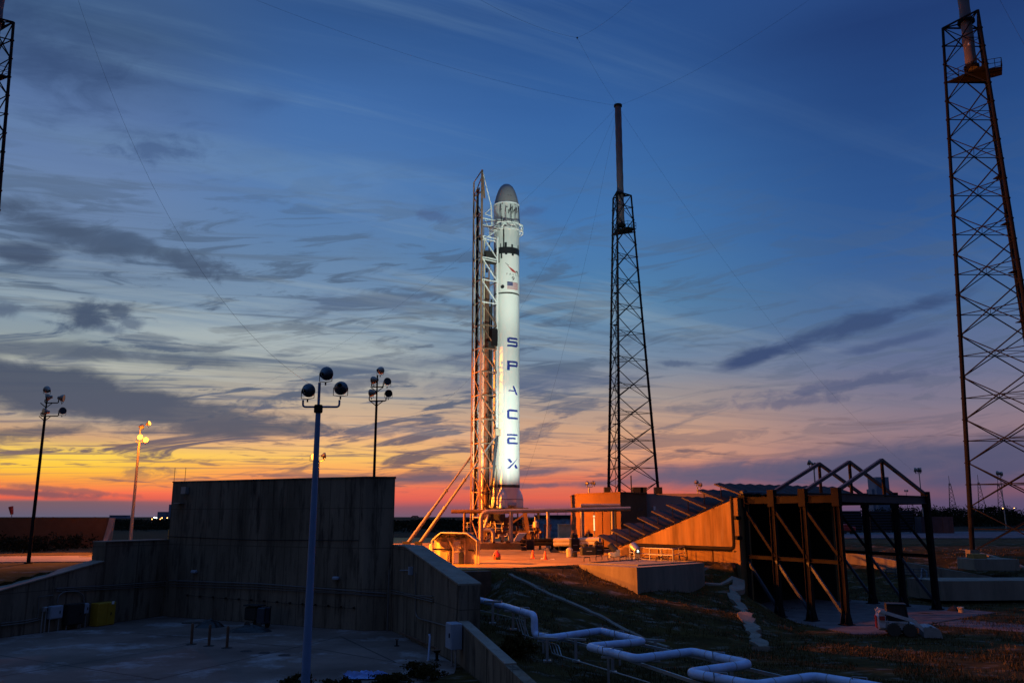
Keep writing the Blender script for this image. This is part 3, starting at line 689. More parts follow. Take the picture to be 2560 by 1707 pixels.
LET = {
 'S': [(-.70, .84, .38, .66), (-.86, -.54, .02, .54), (-.74, .72, -.12, .14), (.54, .86, -.54, .02), (-.86, .70, -.66, -.38)],
 'P': [(-.86, .72, .38, .66), (.54, .86, .0, .54), (-.56, .72, -.16, .12), (-.86, -.52, -.66, .40)],
 'C': [(-.70, .86, .38, .66), (-.86, -.54, -.54, .54), (-.70, .86, -.66, -.38)],
 'E': [(-.86, .86, .46, .68), (-.76, .42, -.02, .22), (-.86, -.54, -.56, .12), (-.76, .86, -.68, -.44)]}
for ch, py in zip('SPACEX', (861, 919, 979, 1039, 1100, 1160)):
    m = MB(); zc = rl(py); th = 31
    if ch in LET:
        for q in LET[ch]: rect(m, *q, th, zc)
    elif ch == 'A':
        quad(m, ((.46, -.62), (.84, -.62), (.12, .62), (-.12, .50)), th, zc); rect(m, -.66, .46, -.20, -.02, th, zc)
    else:
        quad(m, ((-.90, -.66), (-.50, -.66), (1.0, .92), (.62, .60)), th, zc)
        quad(m, ((-.42, .02), (-.12, .22), (-.46, .62), (-.86, .62)), th, zc); quad(m, ((.40, -.66), (.86, -.66), (.44, -.06), (.16, -.30)), th, zc)
    rpart(m, 'letter', 'blue', body, False)
def txt(s_, size, th, py, mt, name, sx_=1.0):
    cu = bpy.data.curves.new('t', 'FONT'); cu.body = s_; cu.size = size; cu.align_x = 'CENTER'; cu.align_y = 'CENTER'; cu.fill_mode = 'FRONT' if hasattr(cu, 'fill_mode') else cu.fill_mode
    o = bpy.data.objects.new('t', cu); col.objects.link(o); dg = bpy.context.evaluated_depsgraph_get()
    me = bpy.data.meshes.new_from_object(o.evaluated_get(dg)); bpy.data.objects.remove(o)
    for v in me.vertices: v.co = wrapv(v.co.x * sx_, rl(py) + v.co.y, th, .014)
    me.materials.clear(); me.materials.append(M[mt]); n = bpy.data.objects.new(name, me); col.objects.link(n); n.parent = rk; return n
for i, c_ in enumerate('FALCON'): txt(c_, .40, 3 + i * 14.5, 694, 'black', 'letter', 1.1)
txt('9', .85, 31, 705, 'black', 'numeral', 1.2)
m = MB(); quad(m, ((-.1, -.34), (.5, -.52), (.62, -.38), (.1, -.05)), 28, rl(681)); quad(m, ((-.9, .62), (-.1, -.34), (.1, -.05), (-.5, .28)), 28, rl(681)); rpart(m, 'red_emblem', 'red', None, False)
m = MB(); quad(m, ((.3, -.22), (1.0, -.62), (.98, -.55), (.7, -.12)), 34, rl(681)); quad(m, ((-1.05, .85), (-.6, .45), (-.55, .52), (-1.05, .9)), 28, rl(681)); rpart(m, 'black_emblem', 'black', None, False)
fl = MB(); rect(fl, -.9, .9, -.5, .5, 32, rl(722)); flo = rpart(fl, 'flag', 'white', None, False)
m = MB(); [rect(m, -.9, .9, -.5 + i * 2 / 13, -.5 + (i * 2 + 1) / 13, 32, rl(722), off=.03) for i in range(7)]; rpart(m, 'flag_stripes', 'red', flo, False)
m = MB(); rect(m, -.9, -.1, -.04, .5, 32, rl(722), off=.048); cn = rpart(m, 'flag_canton', 'navy', flo, False)
m = MB(); [rect(m, -.82 + i * .15 - .02, -.82 + i * .15 + .02, .02 + j * .1 - .014, .02 + j * .1 + .014, 32, rl(722), off=.064) for i in range(5) for j in range(5)]; rpart(m, 'flag_stars', 'white', flo, False)
m = MB(); pts = [wrapv(.27 * math.cos(t), rl(725) + .27 * math.sin(t), -17, .02) for t in [2 * math.pi * i / 20 for i in range(20)]]; m.add(pts, [tuple(range(20))]); rpart(m, 'round_port', 'black', None, False)
m = MB()
for a0, a1, y0, y1 in ((-15, -9, 578, 627), (-28, -24, 618, 630), (-8, 2, 616, 630), (-26, -18, 640, 655), (-14, -10, 614, 628), (22, 30, 620, 630), (-6, 4, 640, 646), (24, 34, 640, 648), (60, 66, 618, 630)):
    r_ = RR; m = MB(); rect(m, R(a0) * r_, R(a1) * r_, rl(y1), rl(y0), 0, 0, off=.02); rpart(m, 'black_tile', 'black', None, False)
m = MB()
for a0, y in ((-22, 519), (38, 519), (-2, 528), (-28, 533)): rect(m, R(a0) * RR, R(a0 + 7) * RR, rl(y + 2.2), rl(y), 0, 0, off=.03)
for i in range(9): quad(m, ((R(6 + i * 6) * RR, rl(545 - (i % 3) * 4)), (R(9 + i * 6) * RR, rl(545 - (i % 3) * 4)), (R(12 + i * 6) * RR, rl(535 - (i % 4) * 3)), (R(8 + i * 6) * RR, rl(534 - (i % 4) * 3))), 0, 0, off=.03)
rpart(m, 'trunk_markings', 'black', trunk, False)
m = MB(); q = RR * .70
for i in range(3): m.add([((RR * .76 + .03) * math.sin(R(a)), -(RR * .76 + .03) * math.cos(R(a)), rl(489.5 - i * .9 + dz_)) for a, dz_ in ((4, 0), (24, 0), (24, -.55), (4, -.55))], [(0, 1, 2, 3)])
m.add([((RR * .865 + .03) * math.sin(R(a)), -(RR * .865 + .03) * math.cos(R(a)), rl(499 + dz_)) for a, dz_ in ((6, 0), (26, 0), (26, -1.2), (6, -1.2))], [(0, 1, 2, 3)])
rpart(m, 'capsule_markings', 'black', caps, False)
m = MB(); m.path([(-1.5, -1.15, rl(1264)), (-1.55, -1.1, rl(1060)), (-1.62, -1.0, rl(1030))], .09, 8); m.path([(-1.2, -1.5, rl(1264)), (-1.2, -1.5, rl(1180)), (-1.35, -1.4, rl(1165))], .06, 8); rpart(m, 'raceway', 'cream')

# ---------------------------------------------------------------- strongback (erector)
Bc = P(1201, 1000, 111.2); Bx, By = Bc.x, 111.2
Ap, Cp = (Bx - 1.25, By + 2.28), (Bx + 2.2, By + 1.38); Dp = (Bx + .95, By + 3.66)
def zs(py): return P(1200, py, 112.0).z
sb = thing('erector_tower', 'steel lattice erector tower with a ring of white arms clasping the rocket', 'tower', (Bx, By, 4.1))
def spart(m, name, mt, parent=None, smooth=False):
    o = m.build(name, mt, parent or sb, smooth)
    if parent is None: o.matrix_parent_inverse = Matrix.Translation(-Vector(sb.location))
    return o
zt = zs(590); zj = zs(1082); ztop = zs(446)
def at_(p, z): return Vector((p[0], p[1], z))
for p, z1, r_ in ((Ap, ztop, .13), (Bp := (Bx, By), zs(431), .17), (Dp, zt, .12)):
    m = MB(); m.beam(at_(p, 4.3), at_(p, z1), r_ * 1.7, r_ * 1.7); spart(m, 'chord', 'erector')
m = MB(); m.beam(at_(Cp, zj), at_(Cp, zt), .24, .24); spart(m, 'chord', 'erector_w')
m = MB(); m.bar(at_(Cp, zj), (Cp[0] - .95, Cp[1], zs(1262)), .26, .2, 10); spart(m, 'tapering_leg', 'steel_blue')
zl = [4.4]; 
while zl[-1] < ztop - 3.2: zl.append(zl[-1] + 3.2)
zl.append(ztop)
m = MB(); mw = MB()
for i, (a, b) in enumerate(zip(zl, zl[1:])):
    m.beam(at_(Ap, a), at_(Bp, a), .12, .14)
    p, q = (Ap, Bp) if i % 2 else (Bp, Ap); m.beam(at_(p, a), at_(q, b), .11, .11)
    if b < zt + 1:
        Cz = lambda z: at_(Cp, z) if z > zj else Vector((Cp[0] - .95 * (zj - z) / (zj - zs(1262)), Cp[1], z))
        k = mw if a > zs(800) else m  # upper bays take white steel: floodlight put into the colour
        k.beam(at_(Bp, a), Cz(a), .12, .14); k.beam(at_(Bp, b), Cz(a), .12, .13)
        m.beam(at_(Ap, a), at_(Dp, a), .09, .1); m.beam(at_(Dp, a), Cz(a), .09, .1)
        m.beam(at_(Ap, a), at_(Dp, b), .09, .09)
        k.beam(at_(Dp, b), Cz(a) if i % 2 else Cz(b), .08, .09)
        if i % 2 == 0: k.beam(Cz(a), at_(Dp, (a + b) / 2), .06, .07)
m.beam(at_(Ap, ztop), at_(Bp, zs(431)), .1, .12)
spart(m, 'lattice', 'erector'); spart(mw, 'floodlit_lattice', 'erector_w')
for px, dy, y0, y1, r_, mt in ((1190.5, 1.6, 1290, 468, .17, 'steel'), (1195, 1.9, 1290, 520, .09, 'galv'), (1216, 1.9, 1290, 690, .34, 'rust'), (1209, 1.0, 1280, 600, .10, 'cream'), (1223, 2.2, 1290, 760, .12, 'steel'), (1228, 2.6, 1150, 740, .14, 'dark'), (1207, .6, 1300, 560, .07, 'galv'), (1186, 1.2, 1300, 560, .05, 'cream')):
    c = P(px, 900, By + dy); m = MB(); m.bar((c.x, By + dy, zs(y0)), (c.x, By + dy, zs(y1)), r_, n=10); spart(m, 'service_pipe', mt)
for py, s_ in ((640, 1.5), (860, .9)):
    m = MB(); m.box((Bx + 1.2, By + 1.6, zs(py)), (s_ * 1.5, 1.4, s_), R(30), bev=.1); spart(m, 'equipment_box', 'dark')
m = MB(); m.box((Bx + 1.7, By + 1.3, zs(842)), (.9, .7, 2.4), R(30)); spart(m, 'equipment_box', 'steel')
m = MB(); m.beam(at_(Bp, zs(431)), P(1228, 515, By + 1), .12, .12); m.beam(P(1228, 515, By + 1), P(1230, 562, By + 1), .2, .2); m.beam(P(1228, 520, By + 1), P(1212, 535, By + 1), .08, .08); m.beam(P(1212, 535, By + 1), P(1229, 541, By + 1), .1, .1); spart(m, 'top_stay', 'erector_w')
m = MB(); m.beam(P(1211, 495, By + 1.3), P(1206, 433, By + 1), .28, .28); m.beam(P(1188, 540, By + 1.6), P(1198, 470, By + 1.4), .22, .22); spart(m, 'upper_arm', 'erector')
# ring of arms
m = MB(); zc_ = [P(1265, 584, RY).z, P(1265, 568, RY).z]; n = 12; rr_ = 2.42
cx, cy = RXc, RY
def rp(i, z, r=rr_): a = 2 * math.pi * i / n + .2; return Vector((cx + r * math.cos(a), cy + r * math.sin(a), z))
for i in range(n):
    for z in zc_: m.bar(rp(i, z), rp(i + 1, z), .07, n=6)
    m.bar(rp(i, zc_[0]), rp(i + .5, zc_[1], rr_ * .97), .06, n=6); m.bar(rp(i + 1, zc_[0]), rp(i + .5, zc_[1], rr_ * .97), .06, n=6)
    m.bar(rp(i, zc_[0]), rp(i, zc_[0] + .05, 1.86), .05, n=5); m.bar(rp(i, zc_[1]), rp(i + .5, zc_[1], 1.9), .04, n=5)
spart(m, 'clamp_ring', 'erector_w')
m = MB()
for z in zc_ + [zs(606)]:
    m.beam((Bx, By, z), rp(8, max(z, zc_[0])), .12, .12); m.beam((Dp[0], Dp[1], z), rp(5, max(z, zc_[0])), .12, .12); m.beam((Cp[0], Cp[1], z), rp(7, zc_[0]), .1, .1)
for k in range(6):
    a = at_(Bp, zc_[k % 2]).lerp(at_(Cp, zc_[k % 2]), k / 5); b = at_(Dp, zc_[1 - k % 2]).lerp(rp(7, zc_[1 - k % 2]), k / 5); m.bar(a, b, .05, n=5)
for py in (597, 604, 650, 655): m.beam(P(1206, py - 8, By + .3), P(1240, py, By + 1.1), .1, .12)
spart(m, 'ring_truss', 'erector_w')
m = MB(); m.path([P(1206, 556, By), P(1240, 553, By + 1), P(1275, 549, By + 1.8)], .05, 6); m.path([P(1208, 566, By), P(1250, 575, By + .8)], .06, 6); spart(m, 'walkway_edge', 'rust')
for k in range(5):
    m = MB(); a = rp(8.1 + k * .55, zc_[1]); b = Vector((cx + 1.95 * math.cos(R(-115 + k * 22)), cy + 1.95 * math.sin(R(-115 + k * 22)), P(1265, 522 + (k % 2) * 6, RY).z)); m.path([a, (a + b) / 2 + Vector((0, -.25, -.4)), b], .05, 6); spart(m, 'umbilical', 'hullpale' if k % 2 else 'steel')
# random small fittings on the tower
rnd = random.Random(4); m = MB()
for k in range(24):
    m = MB()
    f = rnd.random(); p = at_(Bp, 0).lerp(at_(rnd.choice((Ap, Cp)), 0), rnd.uniform(.15, .85)); z = rnd.uniform(5, zs(520)); m.box((p.x, p.y + rnd.uniform(.2, 1.2), z), (rnd.uniform(.1, .35), .2, rnd.uniform(.15, .6)), R(30)); spart(m, 'fitting', 'steel')

# hydraulic struts
for (tx, ty, tY), (bx_, by_) in (((1243, 1085, 112.3), (1046, 1362)), ((1184, 1132, 115.0), (1016, 1362))):
    a = P(tx, ty, tY); b = G(bx_, by_, 4.1); m = MB()
    for f0, f1, r_ in ((0, .33, .23), (.33, .58, .18), (.58, 1, .13)): m.bar(b.lerp(a, f0), b.lerp(a, f1), r_, n=12)
    for f in (.33, .58): m.bar(b.lerp(a, f - .006), b.lerp(a, f + .006), .26, n=12)
    spart(m, 'lifting_strut', 'strut', smooth=True)
    m = MB(); m.box((b.x, b.y, 4.3), (.9, .9, .5)); spart(m, 'strut_foot', 'dark')
m = MB(); a = P(1243, 1080, 112.2); m.box(a, (.8, .6, .9), R(30)); spart(m, 'pivot_bracket', 'cream')

# ---------------------------------------------------------------- launch mount below the rocket
lm = thing('launch_mount', 'dark cluttered steel launch mount beneath the rocket', 'launch mount', (RXc, RY, 4.1)); HB = zr(1268) - 4.1
m = MB(); 
for i in range(4): m.box([(0, -2.6, HB - .35), (0, 2.6, HB - .35), (-2.6, 0, HB - .35), (2.6, 0, HB - .35)][i], (5.9, .6, .55) if i < 2 else (.6, 4.6, .55))
m.build('top_frame', 'dark', lm)
for sx_ in (-1, 1):
    for sy in (-1, 1):
        m = MB(); m.beam((sx_ * 2.5, sy * 2.5, HB - .6), (sx_ * 3.1, sy * 3.0, 0), .5, .5); m.build('leg', 'rust', lm)
m = MB()
for sy in (-1, 1): m.beam((-2.6, sy * 2.8, .5), (2.6, sy * 2.6, HB - .8), .2, .2); m.beam((2.6, sy * 2.8, .5), (-2.6, sy * 2.6, HB - .8), .2, .2); m.beam((-3, sy * 2.9, 1.6), (3, sy * 2.9, 1.6), .25, .3)
m.build('cross_bracing', 'rust', lm)
m = MB(); m.box((3.6, -.6, HB - .6), (1.6, 4, .3)); m.box((4.3, -.6, HB - 1.0), (.2, 4, 1.1)); m.build('side_platform', 'dark', lm); m = MB(); m.box((-1.2, -2.3, HB - 1.3), (2.2, .9, .9)); m.build('machinery', 'dark', lm)
rnd = random.Random(11)
for mt, nn, nm in (('rust', 44, 'pipework'), ('dark', 14, 'machinery'), ('cream', 30, 'valve'), ('galv', 20, 'fitting')):
    for k in range(nn):
        m = MB(); x, y, z = rnd.uniform(-3.4, 4.2), rnd.uniform(-3.2, 2.4), rnd.uniform(.3, HB - .9)
        if k % 3 == 0: m.box((x, y, z * .8), (rnd.uniform(.2, 1.0), rnd.uniform(.2, .8), rnd.uniform(.2, .9)), rnd.random())
        elif k % 3 == 1: m.bar((x, y, 0), (x + rnd.uniform(-.2, .2), y, z + .5), rnd.uniform(.04, .13), n=7)
        else: m.path([(x - rnd.uniform(.4, 1.5), y, z * .7), (x, y, z * .7), (x, y + .2, z)], rnd.uniform(.04, .1), 6, .2)
        m.build(nm, mt, lm)
m = MB(); p = [P(1219, 1283, 111.6) - Vector((RXc, RY, 4.1)), P(1217, 1300, 111.4) - Vector((RXc, RY, 4.1)), P(1203, 1336, 111) - Vector((RXc, RY, 4.1))]; m.path(p, .2, 10, .6); m.build('flexible_duct', 'orange' if False else 'cream', lm, True)
def rail(m, a, b, z0, h=1.05, k=4, r=.028, lv=(1.0, .5)):
    a = Vector(a); b = Vector(b)
    for i in range(k + 1): p = a.lerp(b, i / k); m.bar((p.x, p.y, z0), (p.x, p.y, z0 + h), r, n=5)
    for l in lv: m.bar((a.x, a.y, z0 + h * l), (b.x, b.y, z0 + h * l), r, n=5)
m = MB(); rail(m, (-2.2, -3.6, 0), (-.5, -3.6, 0), 1.6, 1.1, 2); rail(m, (-5.6, -1.6, 0), (-4.6, -1.6, 0), 1.7, 1.1, 2); m.build('handrail', 'cream', lm)
m = MB(); m.box((-5.2, -1.4, .8), (1.8, 1.6, 1.5)); m.build('left_step', 'rust', lm)

# deluge pipe in front of the mount
def T(name, label, cat, loc=(0, 0, 0), **k): return thing(name, label, cat, loc, **k)
def tp(m, root, name, mt, smooth=False):
    o = m.build(name, mt, root, smooth); o.matrix_parent_inverse = Matrix.Translation(-Vector(root.location)); return o
YP = 99.0; zp = P(1300, 1279, YP).z; xl = P(1203, 1300, YP).x; xr_ = P(1448, 1279, YP).x
t = T('water_pipe', 'long pale deluge pipe raised on columns in front of the rocket base', 'pipe', (xl, YP, 4.1))
m = MB(); m.path([(xl, YP, 4.2), (xl, YP, zp), (xr_ + 6, YP + .6, zp + .35)], .26, 14, .9); tp(m, t, 'main_pipe', 'pipe', True)
for px in (1277, 1370, 1455):
    x = P(px, 1300, YP).x; m = MB(); m.bar((x, YP, 4.1), (x, YP, zp), .27, .2, 12); m.lathe([(.45, 4.1), (.45, 4.2)], 14, (x, YP, 0)); tp(m, t, 'column', 'pipe', True)
m = MB(); m.path([(xl, YP, 6.2), (xl + 1.4, YP - .2, 6.2), (xl + 1.45, YP - .2, 4.2)], .22, 12, .5); m.lathe([(.35, 4.1), (.35, 4.5), (.26, 4.55)], 14, (xl + 1.45, YP - .2, 0)); m.beam((xl + .2, YP, 4.3), (xl + 1.2, YP, 6.0), .15, .15); tp(m, t, 'branch_pipe', 'pipe', True)
m = MB(); x = P(1128, 1281, YP + 8).x; m.path([(x, YP + 8, zp + .1), (xl + .5, YP + 8, zp + .1)], .25, 12); tp(m, t, 'rear_pipe', 'rust', True)
m = MB(); x = P(1161, 1300, YP + 8).x; m.bar((x, YP + 8, 4.1), (x, YP + 8, zp), .16, n=10); tp(m, t, 'rear_column', 'rust', True)
t = T('plinth', 'low orange lit concrete plinth between the shed and the launch mount', 'plinth', (P(1250, 1370, 96).x, 96.6, 4.1))
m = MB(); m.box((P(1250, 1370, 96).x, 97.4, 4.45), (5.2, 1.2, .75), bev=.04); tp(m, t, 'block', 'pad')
m = MB(); x = P(1235, 1360, 96.8).x; m.box((x, 96.7, 4.9), (.3, .3, .2)); m.box((x + 1.6, 96.8, 4.9), (.5, .3, .16)); tp(m, t, 'fittings', 'rust')
# second pair of pipes near the tan building
t = T('water_pipe', 'short double pipe raised before the tan building', 'pipe', (P(1450, 1265, 101).x, 101, 4.1))
for py, x0, x1, r_ in ((1264, 1452, 1550, .24), (1271, 1444, 1552, .18)):
    m = MB(); m.path([P(x0, py, 101), P(x1, py, 101)], r_, 12); tp(m, t, 'pipe_run', 'pipe', True)
for px in (1456, 1485, 1531): m = MB(); a = P(px, 1275, 101); m.bar((a.x, 101, 4.1), a, .2 if px != 1485 else .05, n=10); tp(m, t, 'column', 'pipe', True)
t = T('light_tube', 'glowing yellow green upright tube lamp before the tan building', 'lamp', (P(1485, 1300, 100.2).x, 100.2, 4.1)); a = P(1485, 1290, 100.2); b = P(1486, 1326, 100.2)
m = MB(); m.bar((a.x, 100.2, a.z - .2), (b.x, 100.2, b.z), .07, n=8); tp(m, t, 'tube', 'tube'); m = MB(); m.box((a.x, 100.2, a.z), (.2, .15, .2)); tp(m, t, 'lamp_head', 'tube'); m = MB(); m.bar((b.x, 100.25, 4.1), (a.x, 100.25, a.z), .04); tp(m, t, 'post', 'galv')
# bundled long pipes lying on the pad at the right
t = T('pipe_stack', 'two long pale pipes lying low on trestles behind the floodlights', 'pipes', (5, 93, 4.1))
for py, r_ in ((1349, .28), (1358, .3)):
    m = MB(); a = P(1386, py + 2, 93); b = P(1500, py, 90); m.path([a, b], r_, 12); tp(m, t, 'pipe_run', 'cream', True)
for px in (1400, 1440, 1480): m = MB(); a = P(px, 1362, 92); m.box((a.x, 92, (4.1 + a.z) / 2 - .1), (.25, .9, max(.1, a.z - 4.1))); tp(m, t, 'trestle', 'dark')
t = T('pipe_stack', 'dark pipe run on trestles between the plinth and the pale pipes', 'pipes', (3, 97, 4.1))
for py in (1352, 1361): m = MB(); m.path([P(1300, py, 97), P(1392, py - 3, 96)], .2, 10); tp(m, t, 'pipe_run', 'steel', True)
for px in (1320, 1350, 1380): m = MB(); m.box((P(px, 1365, 96.5).x, 96.5, 4.35), (.25, .8, .5)); tp(m, t, 'trestle', 'dark')
# control frame with slanted hood
c = G(1303, 1376, 4.1); t = T('control_stand', 'steel stand with a slanted pale hood right of the plinth', 'stand', c)
m = MB(); a, b, c2, d2 = P(1284, 1352, c.y), P(1300, 1351, c.y), P(1316, 1333, c.y + .2), P(1296, 1333, c.y + .2); off = Vector((0, .9, .05)); m.add([a, b, c2, d2, a + off, b + off, c2 + off, d2 + off], [(0, 1, 2, 3), (7, 6, 5, 4), (0, 4, 5, 1), (1, 5, 6, 2), (2, 6, 7, 3), (3, 7, 4, 0)]); tp(m, t, 'hood', 'cream')
m = MB(); 
for px in (1316, 1335): x = P(px, 1350, c.y).x; m.beam((x, c.y, 4.1), (x, c.y, P(px, 1333, c.y).z), .09, .09); m.beam((x, c.y + 1.2, 4.1), (x, c.y + 1.2, P(px, 1333, c.y).z), .09, .09)
m.beam(P(1316, 1333, c.y), P(1335, 1333, c.y), .08, .08); m.beam(P(1300, 1351, c.y), P(1316, 1362, c.y), .06, .06); tp(m, t, 'frame', 'rust')
m = MB(); m.box(P(1325, 1362, c.y + .8), (.9, .6, 1.0)); m.box(P(1310, 1371, c.y + .3), (.6, .5, .4)); tp(m, t, 'machinery', 'dark')
c = G(1351, 1345, 4.1); c.y = 112; t = T('valve_skid', 'cluttered valve skid right of the rocket base', 'valves', (P(1351, 1340, 112).x, 112, 4.1)); rnd = random.Random(2)
m = MB(); m.box((t.location.x, 112, 4.3), (3, 1.6, .4)); tp(m, t, 'skid_base', 'rust')
m = MB()
for k in range(16): x = t.location.x + rnd.uniform(-1.3, 1.3); h = rnd.uniform(.5, 2.2); m.bar((x, 112 + rnd.uniform(-.6, .6), 4.5), (x, 112, 4.5 + h), rnd.uniform(.04, .12), n=6); m.box((x, 111.8, 4.4 + h), (rnd.uniform(.15, .5), .3, rnd.uniform(.15, .4)), rnd.random())
tp(m, t, 'valves', 'rust'); m = MB(); m.lathe([(.05, 0), (.35, .15), (.35, .8), (.05, .95)], 14, (t.location.x - .6, 111.6, 6.2)); tp(m, t, 'small_tank', 'cream', True)

# ---------------------------------------------------------------- open sided shed on the pad
YS_ = 67.0; t = T('equipment_shed', 'open fronted metal shelter with bent roof full of cabinets, left on the pad', 'shed', (G(1136, 1401, 4.1).x, YS_, 4.1))
pr = [P(1080, 1402, YS_), P(1080, 1350, YS_), P(1102, 1331, YS_), P(1167, 1333, YS_), P(1192, 1352, YS_), P(1192, 1402, YS_)]
pr[0].z = pr[5].z = 4.1; D_ = Vector((.15, 1.3, 0)); FW = Vector((0, -1.0, 0))
for i_, p_ in enumerate(pr): f_ = (p_.x - pr[0].x) / (pr[5].x - pr[0].x); y_ = YS_ - 1.2 * f_; p_.x *= y_ / YS_; p_.z = CZ + (p_.z - CZ) * y_ / YS_; p_.y = y_
pr[0].z = pr[5].z = 4.1
m = MB()
for i in (1, 2, 3): m.add([pr[i], pr[i + 1], pr[i + 1] + D_, pr[i] + D_, pr[i] + Vector((0, 0, .05)), pr[i + 1] + Vector((0, 0, .05)), pr[i + 1] + D_ + Vector((0, 0, .05)), pr[i] + D_ + Vector((0, 0, .05))], [(3, 2, 1, 0), (4, 5, 6, 7), (0, 1, 5, 4), (2, 3, 7, 6)])
tp(m, t, 'roof', 'steel_blue')
m = MB(); [m.bar(pr[i], pr[i + 1], .05) for i in range(5)]; [m.bar(pr[i] + D_, pr[i + 1] + D_, .05) for i in range(5)]; [m.bar(pr[i], pr[i] + D_, .04) for i in range(6)]; m.beam(P(1118, 1342, YS_), P(1133, 1372, YS_), .07, .07); m.beam(P(1167, 1334, YS_), P(1190, 1380, YS_), .05, .05); tp(m, t, 'frame', 'cream')
m = MB(); q = D_; m.add([pr[1] + q, pr[0] + q, pr[5] + q, pr[4] + q, pr[3] + q, pr[2] + q], [(0, 1, 2, 3, 4, 5)]); tp(m, t, 'back_wall', 'cream')
m = MB(); m.bar(P(1082, 1372, YS_ + .1), P(1135, 1374, YS_ + .3), .06); m.bar(P(1170, 1374, YS_ + .1), P(1190, 1376, YS_ + .1), .06); tp(m, t, 'dark_rail', 'dark')
for lab, px0, px1, y0, mt, dd in (('cabinet', 1134, 1151, 1347, 'white', .5), ('cabinet', 1100, 1120, 1352, 'cream', .9), ('cabinet', 1121, 1126, 1354, 'cream', .6), ('tank', 1176, 1188, 1360, 'cream', .5), ('cabinet', 1147, 1160, 1382, 'steel_blue', .35)):
    a = P(px0, y0, YS_ + dd); b = P(px1, y0, YS_ + dd); m = MB(); m.box(((a.x + b.x) / 2, YS_ + dd, (a.z + 4.1) / 2), (b.x - a.x, .5, a.z - 4.1), bev=.04); m.box(((a.x + b.x) / 2, YS_ + dd - .27, (a.z + 4.1) / 2 + .3), ((b.x - a.x) * .6, .04, .3)); tp(m, t, lab, mt)
m = MB(); a, b = P(1133, 1345, YS_ + .2), P(1162, 1346, YS_ + .2)
for x in (a.x, b.x): m.beam((x, YS_ + .2, 4.1), (x, YS_ + .2, a.z), .1, .1)
for py in (1351, 1378): m.beam(P(1133, py, YS_ + .2), P(1162, py, YS_ + .2), .08, .08)
for k in range(7): m.path([P(1136 + k * 3, 1360 + (k % 3) * 3, YS_ + .1), P(1139 + k * 3, 1368 + (k % 2) * 4, YS_ + .1)], .03, 5)
tp(m, t, 'gauge_rack', 'cream')
m = MB(); [m.beam(pr[1].lerp(pr[4], k / 6) + Vector((0, .05, .0)) + Vector((0, 0, .28 if 0 < k < 6 else 0)), pr[1].lerp(pr[4], k / 6) + D_ + Vector((0, 0, .28 if 0 < k < 6 else 0)), .07, .12) for k in range(1, 6)]; tp(m, t, 'roof_rib', 'dark')
for lab, px, py, h, r_, mt in (('leftmost of the short cream posts guarding the shed', 1076, 1404, 1.35, .13, 'cream'), ('cream guard post in front of the left shed cabinets', 1114, 1406, 1.45, .11, 'cream')):
    c = G(px, py, 4.1); m = MB(); m.lathe([(r_, 0), (r_, h), (r_ * .6, h + .06)], 12); tag(m.build('guard_post', mt), lab, 'post', 'guard posts by the shed').location = c
c = G(1242, 1398, 4.1); t = T('hydrant', 'squat dark red hydrant like bundle alone on the pad', 'hydrant', c)
m = MB(); m.lathe([(.3, 0), (.33, .25), (.28, .5), (.14, .62), (.1, .75)], 14); m.build('body', 'red', t, True); m = MB(); m.box((.1, -.2, .12), (.45, .3, .24), bev=.05); m.box((-.15, -.2, .35), (.2, .15, .2)); m.build('base', 'dark', t)
for px, py, lab in ((1332, 1395, 'left one of two orange cones on the pad'), (1363, 1398, 'right one of two orange cones on the pad')):
    c = G(px, py, 4.1); t = T('traffic_cone', lab, 'cone', c, group='orange cones on the pad')
    m = MB(); m.lathe([(.17, .03), (.13, .25), (.075, .5), (.04, .7)], 16); m.build('cone', 'orange', t, True); m = MB(); m.box((0, 0, .02), (.42, .42, .04)); m.build('foot', 'orange', t)
c = G(1357, 1398, 4.1); m = MB(); m.box((0, 0, .05), (.35, .2, .1), bev=.02); m.path([(.1, 0, .05), (.5, .1, .02), (1, -.1, .02)], .02, 5); tag(m.build('lead', 'white'), 'small white connector lying by the right orange cone', 'lead').location = c
# ---------------------------------------------------------------- flame trench
ft = T('flame_trench', 'concrete flame trench with an orange lit sloping side wall and dark mouth', 'trench', (F0.x, F0.y, 0)); NX = Vector((TD.y, -TD.x)); NX = NX if NX.x > 0 else -NX
def tz(s): return 9.35 - 5.1 * min(s, 17) / 17
def v3(v, z): return Vector((v.x, v.y, z))
for base, sg in ((F0, 1), (B0, -1)):
    m = MB(); a, b, c = base, base + TD * 17, base + TD * 24; n = NX * .9 * sg
    q = [a, b, b + n, a + n] if sg < 0 else [a + n, b + n, b, a]
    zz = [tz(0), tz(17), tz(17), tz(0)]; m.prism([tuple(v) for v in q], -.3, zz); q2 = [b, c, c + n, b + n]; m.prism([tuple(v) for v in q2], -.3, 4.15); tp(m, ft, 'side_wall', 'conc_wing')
m = MB(); a, b = F0 + TD * 24, B0 + TD * 24; m.prism([tuple(a), tuple(b), tuple(b + TD), tuple(a + TD)], -.3, 4.15); tp(m, ft, 'end_wall', 'conc_dark')
m = MB(); a, b, c, d = F0 + TD * 4 + NX * .9, B0 + TD * 4 - NX * .9, B0 + TD * 22 - NX * .9, F0 + TD * 22 + NX * .9; m.add([v3(a, .05), v3(b, .05), v3(c, 4), v3(d, 4)], [(0, 1, 2, 3)]); tp(m, ft, 'deflector', 'dark')
m = MB(); a, b = F0 - TD * .3, B0 - TD * .3; m.ibeam(v3(a, 9.15), v3(b, 9.15), .35, .75, .06); tp(m, ft, 'header_beam', 'steel')
